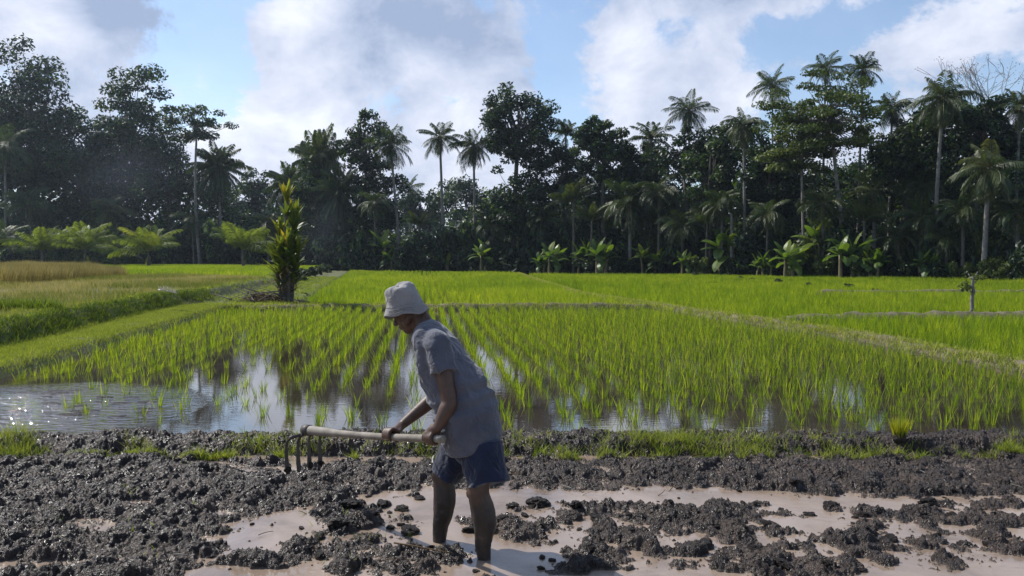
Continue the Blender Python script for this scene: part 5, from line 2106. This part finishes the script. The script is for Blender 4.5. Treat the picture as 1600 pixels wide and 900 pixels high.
# white piping above the far hem
hemF = A_(696, 733, 4.39)
a = np.linspace(0, 2 * np.pi, 40, endpoint=False)
mb = MB()
dv = (hemF - hipF) / np.linalg.norm(hemF - hipF)
f2 = FWD - dv * np.dot(FWD, dv)
f2 /= np.linalg.norm(f2)
s2 = np.cross(dv, f2)
for off, z in ((.118, -.03),):
    P = np.array([hemF + dv * z + f2 * .0955 * math.cos(q) + s2 * .1165 * math.sin(q) for q in np.linspace(-1.0, 2.2, 24)])
    V, F3, F4 = tube(P, .0028, 6)
    mb.add(V, F3, F4)
M['white'] = surf('white_trim', [(.3, (.5, .5, .5)), (.7, (.65, .65, .64))], 40, .8)
obj('trim', mb.mesh('trim', True), M['white'], sh_o)

# bucket hat
HU = upv * .93 + np.array([.22, 0, .25])
HU = np.array(A_(637, 440, 4.41) - A_(648, 500, 4.41))
HU = np.array([-.18, .05, .98])
bf, bb = A_(600, 499, 4.38), A_(664, 486, 4.40)
hax = bf - bb
hax /= np.linalg.norm(hax)
hs = NEAR - hax * np.dot(NEAR, hax)
hs /= np.linalg.norm(hs)
hu = np.cross(hax, hs)
if hu[2] < 0:
    hu = -hu
hb = (bf + bb) / 2 + np.array([0, 0, .006])
hb = hb - hax * .017
prof = [(0, .172, .0), (.030, .1715, 0), (.056, .168, 0), (.072, .160, 0), (.081, .148, 0), (.0865, .130, 0), (.090, .108, 0), (.0935, .086, 0), (.0965, .066, 0), (.0985, .055, 0), (.1005, .050, 0), (.106, .034, 0), (.1125, .014, 0), (.1175, .002, 0), (.1195, -.006, 0)]
inner = [(.1165, -.005), (.1095, .012), (.1025, .032), (.0965, .052), (.0900, .086), (.084, .128), (.070, .152), (.03, .160), (0, .161)]
full = [(r_, z) for r_, z, _ in prof] + inner
ns = 64
aa = np.linspace(0, 2 * np.pi, ns, endpoint=False)
rows = []
for q, (r_, z) in enumerate(full):
    ex = r_ * 1.06
    ey = r_ * .93
    wob = 1 + .035 * np.sin(3 * aa + 1.0) * (z < .05) + .02 * np.sin(5 * aa + z * 40)
    dz = (.008 * np.sin(2 * aa + .6) + .006 * np.sin(5 * aa)) * np.clip((.055 - z) / .05, 0, 1) + (-.012 * np.cos(aa - .6) + .006 * np.sin(3 * aa)) * np.clip((z - .13) / .04, 0, 1)
    shift = .018 * z / .17
    rows.append(hb + hax * (ex * np.cos(aa) * wob + shift)[:, None] + hs * (ey * np.sin(aa) * wob)[:, None] + hu * (z + dz)[:, None])
V = np.array(rows).reshape(-1, 3)
V += np.stack([fbm(V * 22 + 3, 3), fbm(V * 22 + 50, 3), fbm(V * 22 + 90, 3)], 1) * .0045
kk = len(full)
i = np.arange(kk - 1)[:, None] * ns
j = np.arange(ns)[None]
F4 = np.stack([i + j, i + (j + 1) % ns, i + ns + (j + 1) % ns, i + ns + j], -1).reshape(-1, 4)
M['hat'] = cloth_mat('pale_canvas', [(.3, (.19, .18, .178)), (.6, (.25, .24, .238)), (.85, (.32, .31, .305))], 7, bump=.35)
hat = obj('hat', mk('hat', V, [F4], True), M['hat'], man)
st = MB()
for r_, z in ((.1012, .050), (.1075, .031), (.1105, .0215), (.1150, .011)):
    P = [hb + hax * (r_ * 1.062 * math.cos(q) + .018 * z / .17) + hs * r_ * .935 * math.sin(q) + hu * (z + .006 * math.sin(5 * q) * max(0, (.055 - z) / .05) + .008 * math.sin(2 * q + .6) * max(0, (.055 - z) / .05)) for q in np.linspace(0, 2 * np.pi, 60)]
    Vv, F3, F4 = tube(P, .0016, 5, False)
    st.add(Vv, F3, F4)
obj('stitched_band', st.mesh('stitched_band', True), M['hat'], hat)
# short grey-black hair at the nape
hr = [ellipsoid(hp(-.030, 0, .014), AX, (.083, .076, .078)), ]
Vh, Fh, _ = ellipsoid(hp(-.008, 0, .018), AX, (.0995, .0765, .096))
q = Vh - hc
keepv = (q @ fw < .004) & (q @ upv > -.062) & (q @ upv < -.014)
fm = keepv[Fh].all(1)
obj('hair', mk('hair', Vh, [Fh[fm]], True), surf('short_dark_hair', [(.3, (.012, .010, .009)), (.7, (.05, .045, .042))], 90, .7, .6, 160, .004), man)
# eyes
for sg in (1, -1):
    V, F3, F4 = ball(hp(.074, .031 * sg, .004), .0125)
    obj('eye', mk('eye', V, [F3], True), surf('eye_dark', [(.3, (.03, .02, .015)), (.7, (.05, .035, .03))], 20, .2), man)

# ------------------------------------------------------------------ the rake
M['oldwood'] = surf('weathered_wood', [(.25, (.11, .09, .07)), (.5, (.20, .175, .145)), (.75, (.30, .27, .225))], 9, .75, .4, 30, .006)
M['iron'] = surf('muddy_iron', [(.3, (.035, .030, .027)), (.6, (.07, .058, .05)), (.8, (.14, .115, .095))], 14, .5, .6, 50, .006, rstops=[(.3, .3), (.7, .7)])
rk = thing('rake', 'long handled iron rake with four flat muddy tines held in both hands', 'rake', tuple(HA))
rk_off = -HA
n = 24
tt = np.linspace(0, 1, n)
P = HA + (HB - HA) * tt[:, None] + np.array([0, 0, -1]) * (.010 * np.sin(tt * 3.14))[:, None]
rad = np.interp(tt, [0, .08, .22, .26, .5, 1], [.030, .031, .0275, .0215, .020, .0215])
V, F3, F4 = tube(P + fbm(P * 9, 2)[:, None] * .002, rad, 14)
o = obj('handle', mk('handle', V + rk_off, [F3, F4], True), M['oldwood'], rk)
hh = np.array([-HAX[1], HAX[0], 0])
hh /= np.linalg.norm(hh)
if hh[0] < 0:
    hh = -hh
# iron eye round the handle end, crossbar, tines
pcs = []
V, F3, F4 = tube([HA - HAX * .012, HA + HAX * .012, HA + HAX * .055], [.037, .0375, .035], 16)
mb = MB()
mb.add(V, F3, F4)
hx = HA - HAX * .0
obj('socket', mk('socket', V + rk_off, [F3, F4], True), M['iron'], rk)
cb = np.array([hx + hh * s_ + np.array([0, 0, -.022 - .012 * abs(s_) / .13]) for s_ in np.linspace(-.118, .118, 12)])
V, F3, F4 = tube(cb, .0125, 10)
obj('crossbar', mk('crossbar', V + rk_off, [F3, F4], True), M['iron'], rk)
for k, s_ in enumerate((-.112, -.038, .035, .108)):
    b0 = hx + hh * s_ + np.array([0, 0, -.03])
    out_ = -HAX * .03 + hh * s_ * .12
    P = smooth_path([b0 + HAX * .01, b0 + out_ * .9 + np.array([0, 0, -.04]), b0 + out_ + np.array([0, 0, -.14]), b0 + out_ * .7 + np.array([0, 0, -.24])], 12)
    V, F3, F4 = loft(P, np.interp(np.linspace(0, 1, 12), [0, .3, .6, .85, 1], [.0095, .0095, .012, .018, .014]), np.interp(np.linspace(0, 1, 12), [0, .5, 1], [.0095, .007, .005]), hh, 10)
    tn = obj('tine', mk('tine', V + rk_off, [F3, F4], True), M['iron'], rk)
    if k in (0, 2, 3):
        Vc = clod_me[k]
        c_ = obj('clinging_mud', Vc, None, tn)
        c_.location = Vector(P[-2] + rk_off)
        c_.scale = (.027, .024, .042)

# straws lying on the mud and bund
for (px, py, ln, a, lab) in [(1290, 684, .16, .15, 'pale broken straw lying on the bund behind the yellow seedling bundle'), (1093, 702, .14, .1, 'pale stalk on the bund face right of the farmer'), (800, 728, .18, -.35, 'dry stalk on the mud strip just right of the navy shorts'),
                             (523, 693, .15, 1.0, 'thin upright dry stalk by the rake head'), (660, 864, .40, -.55, 'thin twig lying in the slurry between the feet of the farmer')]:
    g = gr(px, py, .1 if py < 730 else .02)
    z = max(mudh(g.x, g.y), 0) + .012
    V, F3, F4 = tube(bez((-ln / 2, 0, 0), (0, .01, .012), (ln / 2, 0, .02 if a < .9 else .12), 6), np.linspace(.0055, .0035, 6), 6)
    o = obj('straw', mk('straw', V, [F3, F4], True), M['dry'])
    o.location = (g.x, g.y, z)
    o.rotation_euler = (0, 0, a)
    tag(o, lab, 'straw', 'straws on the mud')

for k in range(34):
    px, py = (rng.uniform(0, 640), rng.uniform(735, 880)) if k % 2 else (rng.uniform(800, 1600), rng.uniform(728, 770))
    g = gr(px, py, .03)
    ln = rng.uniform(.04, .12)
    o = obj('straw', mk('straw', *(lambda q: (q[0], [q[1], q[2]]))(tube(bez((-ln / 2, 0, 0), (0, rng.uniform(-.015, .015), .01), (ln / 2, 0, rng.uniform(0, .02)), 5), np.linspace(.0028, .0016, 5), 5)), True), M['dry' if k % 3 else 'paledry'])
    o.location = (g.x, g.y, max(mudh(g.x, g.y), 0) + .008)
    o.rotation_euler = (0, rng.uniform(-.3, .1), rng.uniform(0, 3.14))
    tag(o, 'bit of straw trodden into the churned mud heap left of the farmer' if k % 2 else 'bit of straw on the ploughed strip under the bund right of the farmer', 'straw', 'bits of straw in the mud')

# pale track behind the terrace
quad_sheet('path', [(-62, 113), (-24, 104), (-24.5, 106.5), (-64, 116)], TERZ + .12, surf('pale_gravel', [(.3, (.30, .30, .29)), (.7, (.42, .42, .41))], 2, .9))

# ------------------------------------------------------------------ haze
HAZE = 0.00022
if HAZE:
    hv, hf = np.array([(x, y, z) for x in (-190, 190) for y in (-20, 230) for z in (-1.2, 46)], float), np.array([(0, 1, 3, 2), (4, 6, 7, 5), (0, 4, 5, 1), (2, 3, 7, 6), (0, 2, 6, 4), (1, 5, 7, 3)])
    m, nt, out = mat('haze')
    v = N(nt, 'ShaderNodeVolumePrincipled')
    v.inputs['Color'].default_value = (.72, .84, 1, 1)
    v.inputs['Density'].default_value = HAZE
    v.inputs['Anisotropy'].default_value = .35
    nt.links.new(v.outputs[0], out.inputs['Volume'])
    tag(obj('haze', mk('haze', hv, [hf]), m), kind='stuff')

m, nt, out = mat('smoke')
v = N(nt, 'ShaderNodeVolumePrincipled')
v.inputs['Color'].default_value = (.75, .83, 1, 1)
tc = N(nt, 'ShaderNodeTexCoord')
gd = N(nt, 'ShaderNodeTexGradient', gradient_type='QUADRATIC_SPHERE')
nt.links.new(tc.outputs['Object'], gd.inputs[0])
nz = N(nt, 'ShaderNodeTexNoise')
nz.inputs['Scale'].default_value = 1.6
nz.inputs['Detail'].default_value = 3
nt.links.new(tc.outputs['Object'], nz.inputs['Vector'])
mu = N(nt, 'ShaderNodeMath', operation='MULTIPLY')
nt.links.new(gd.outputs['Fac'], mu.inputs[0])
nt.links.new(ramp(nt, nz.outputs[0], [(.3, (.1, .1, .1)), (.7, (1, 1, 1))]), mu.inputs[1])
mu2 = N(nt, 'ShaderNodeMath', operation='MULTIPLY')
nt.links.new(mu.outputs[0], mu2.inputs[0])
mu2.inputs[1].default_value = .022
nt.links.new(mu2.outputs[0], v.inputs['Density'])
nt.links.new(v.outputs[0], out.inputs['Volume'])
for (px, py, Y, a, b_, c_) in ((505, 360, 89, 4.2, 4.0, 6.5), (195, 270, 106, 11, 5.0, 7.0)):
    V, Fc = ico(3)
    o = obj('smoke', mk('smoke', V, [Fc], True), m)
    o.location = at(px, py, Y)
    o.scale = (a, b_, c_)
    tag(o, kind='stuff')

# ------------------------------------------------------------------ film
S.view_settings.view_transform = 'Standard'
S.view_settings.look = 'None'
S.view_settings.exposure = 0.28
S.view_settings.gamma = 1
S.cycles.max_bounces = 6
S.cycles.diffuse_bounces = 3
S.cycles.glossy_bounces = 3
S.cycles.transmission_bounces = 3
S.cycles.volume_bounces = 0
S.cycles.transparent_max_bounces = 4
S.cycles.caustics_reflective = False
S.cycles.caustics_refractive = False
S.cycles.use_denoising = True
S.cycles.use_adaptive_sampling = True
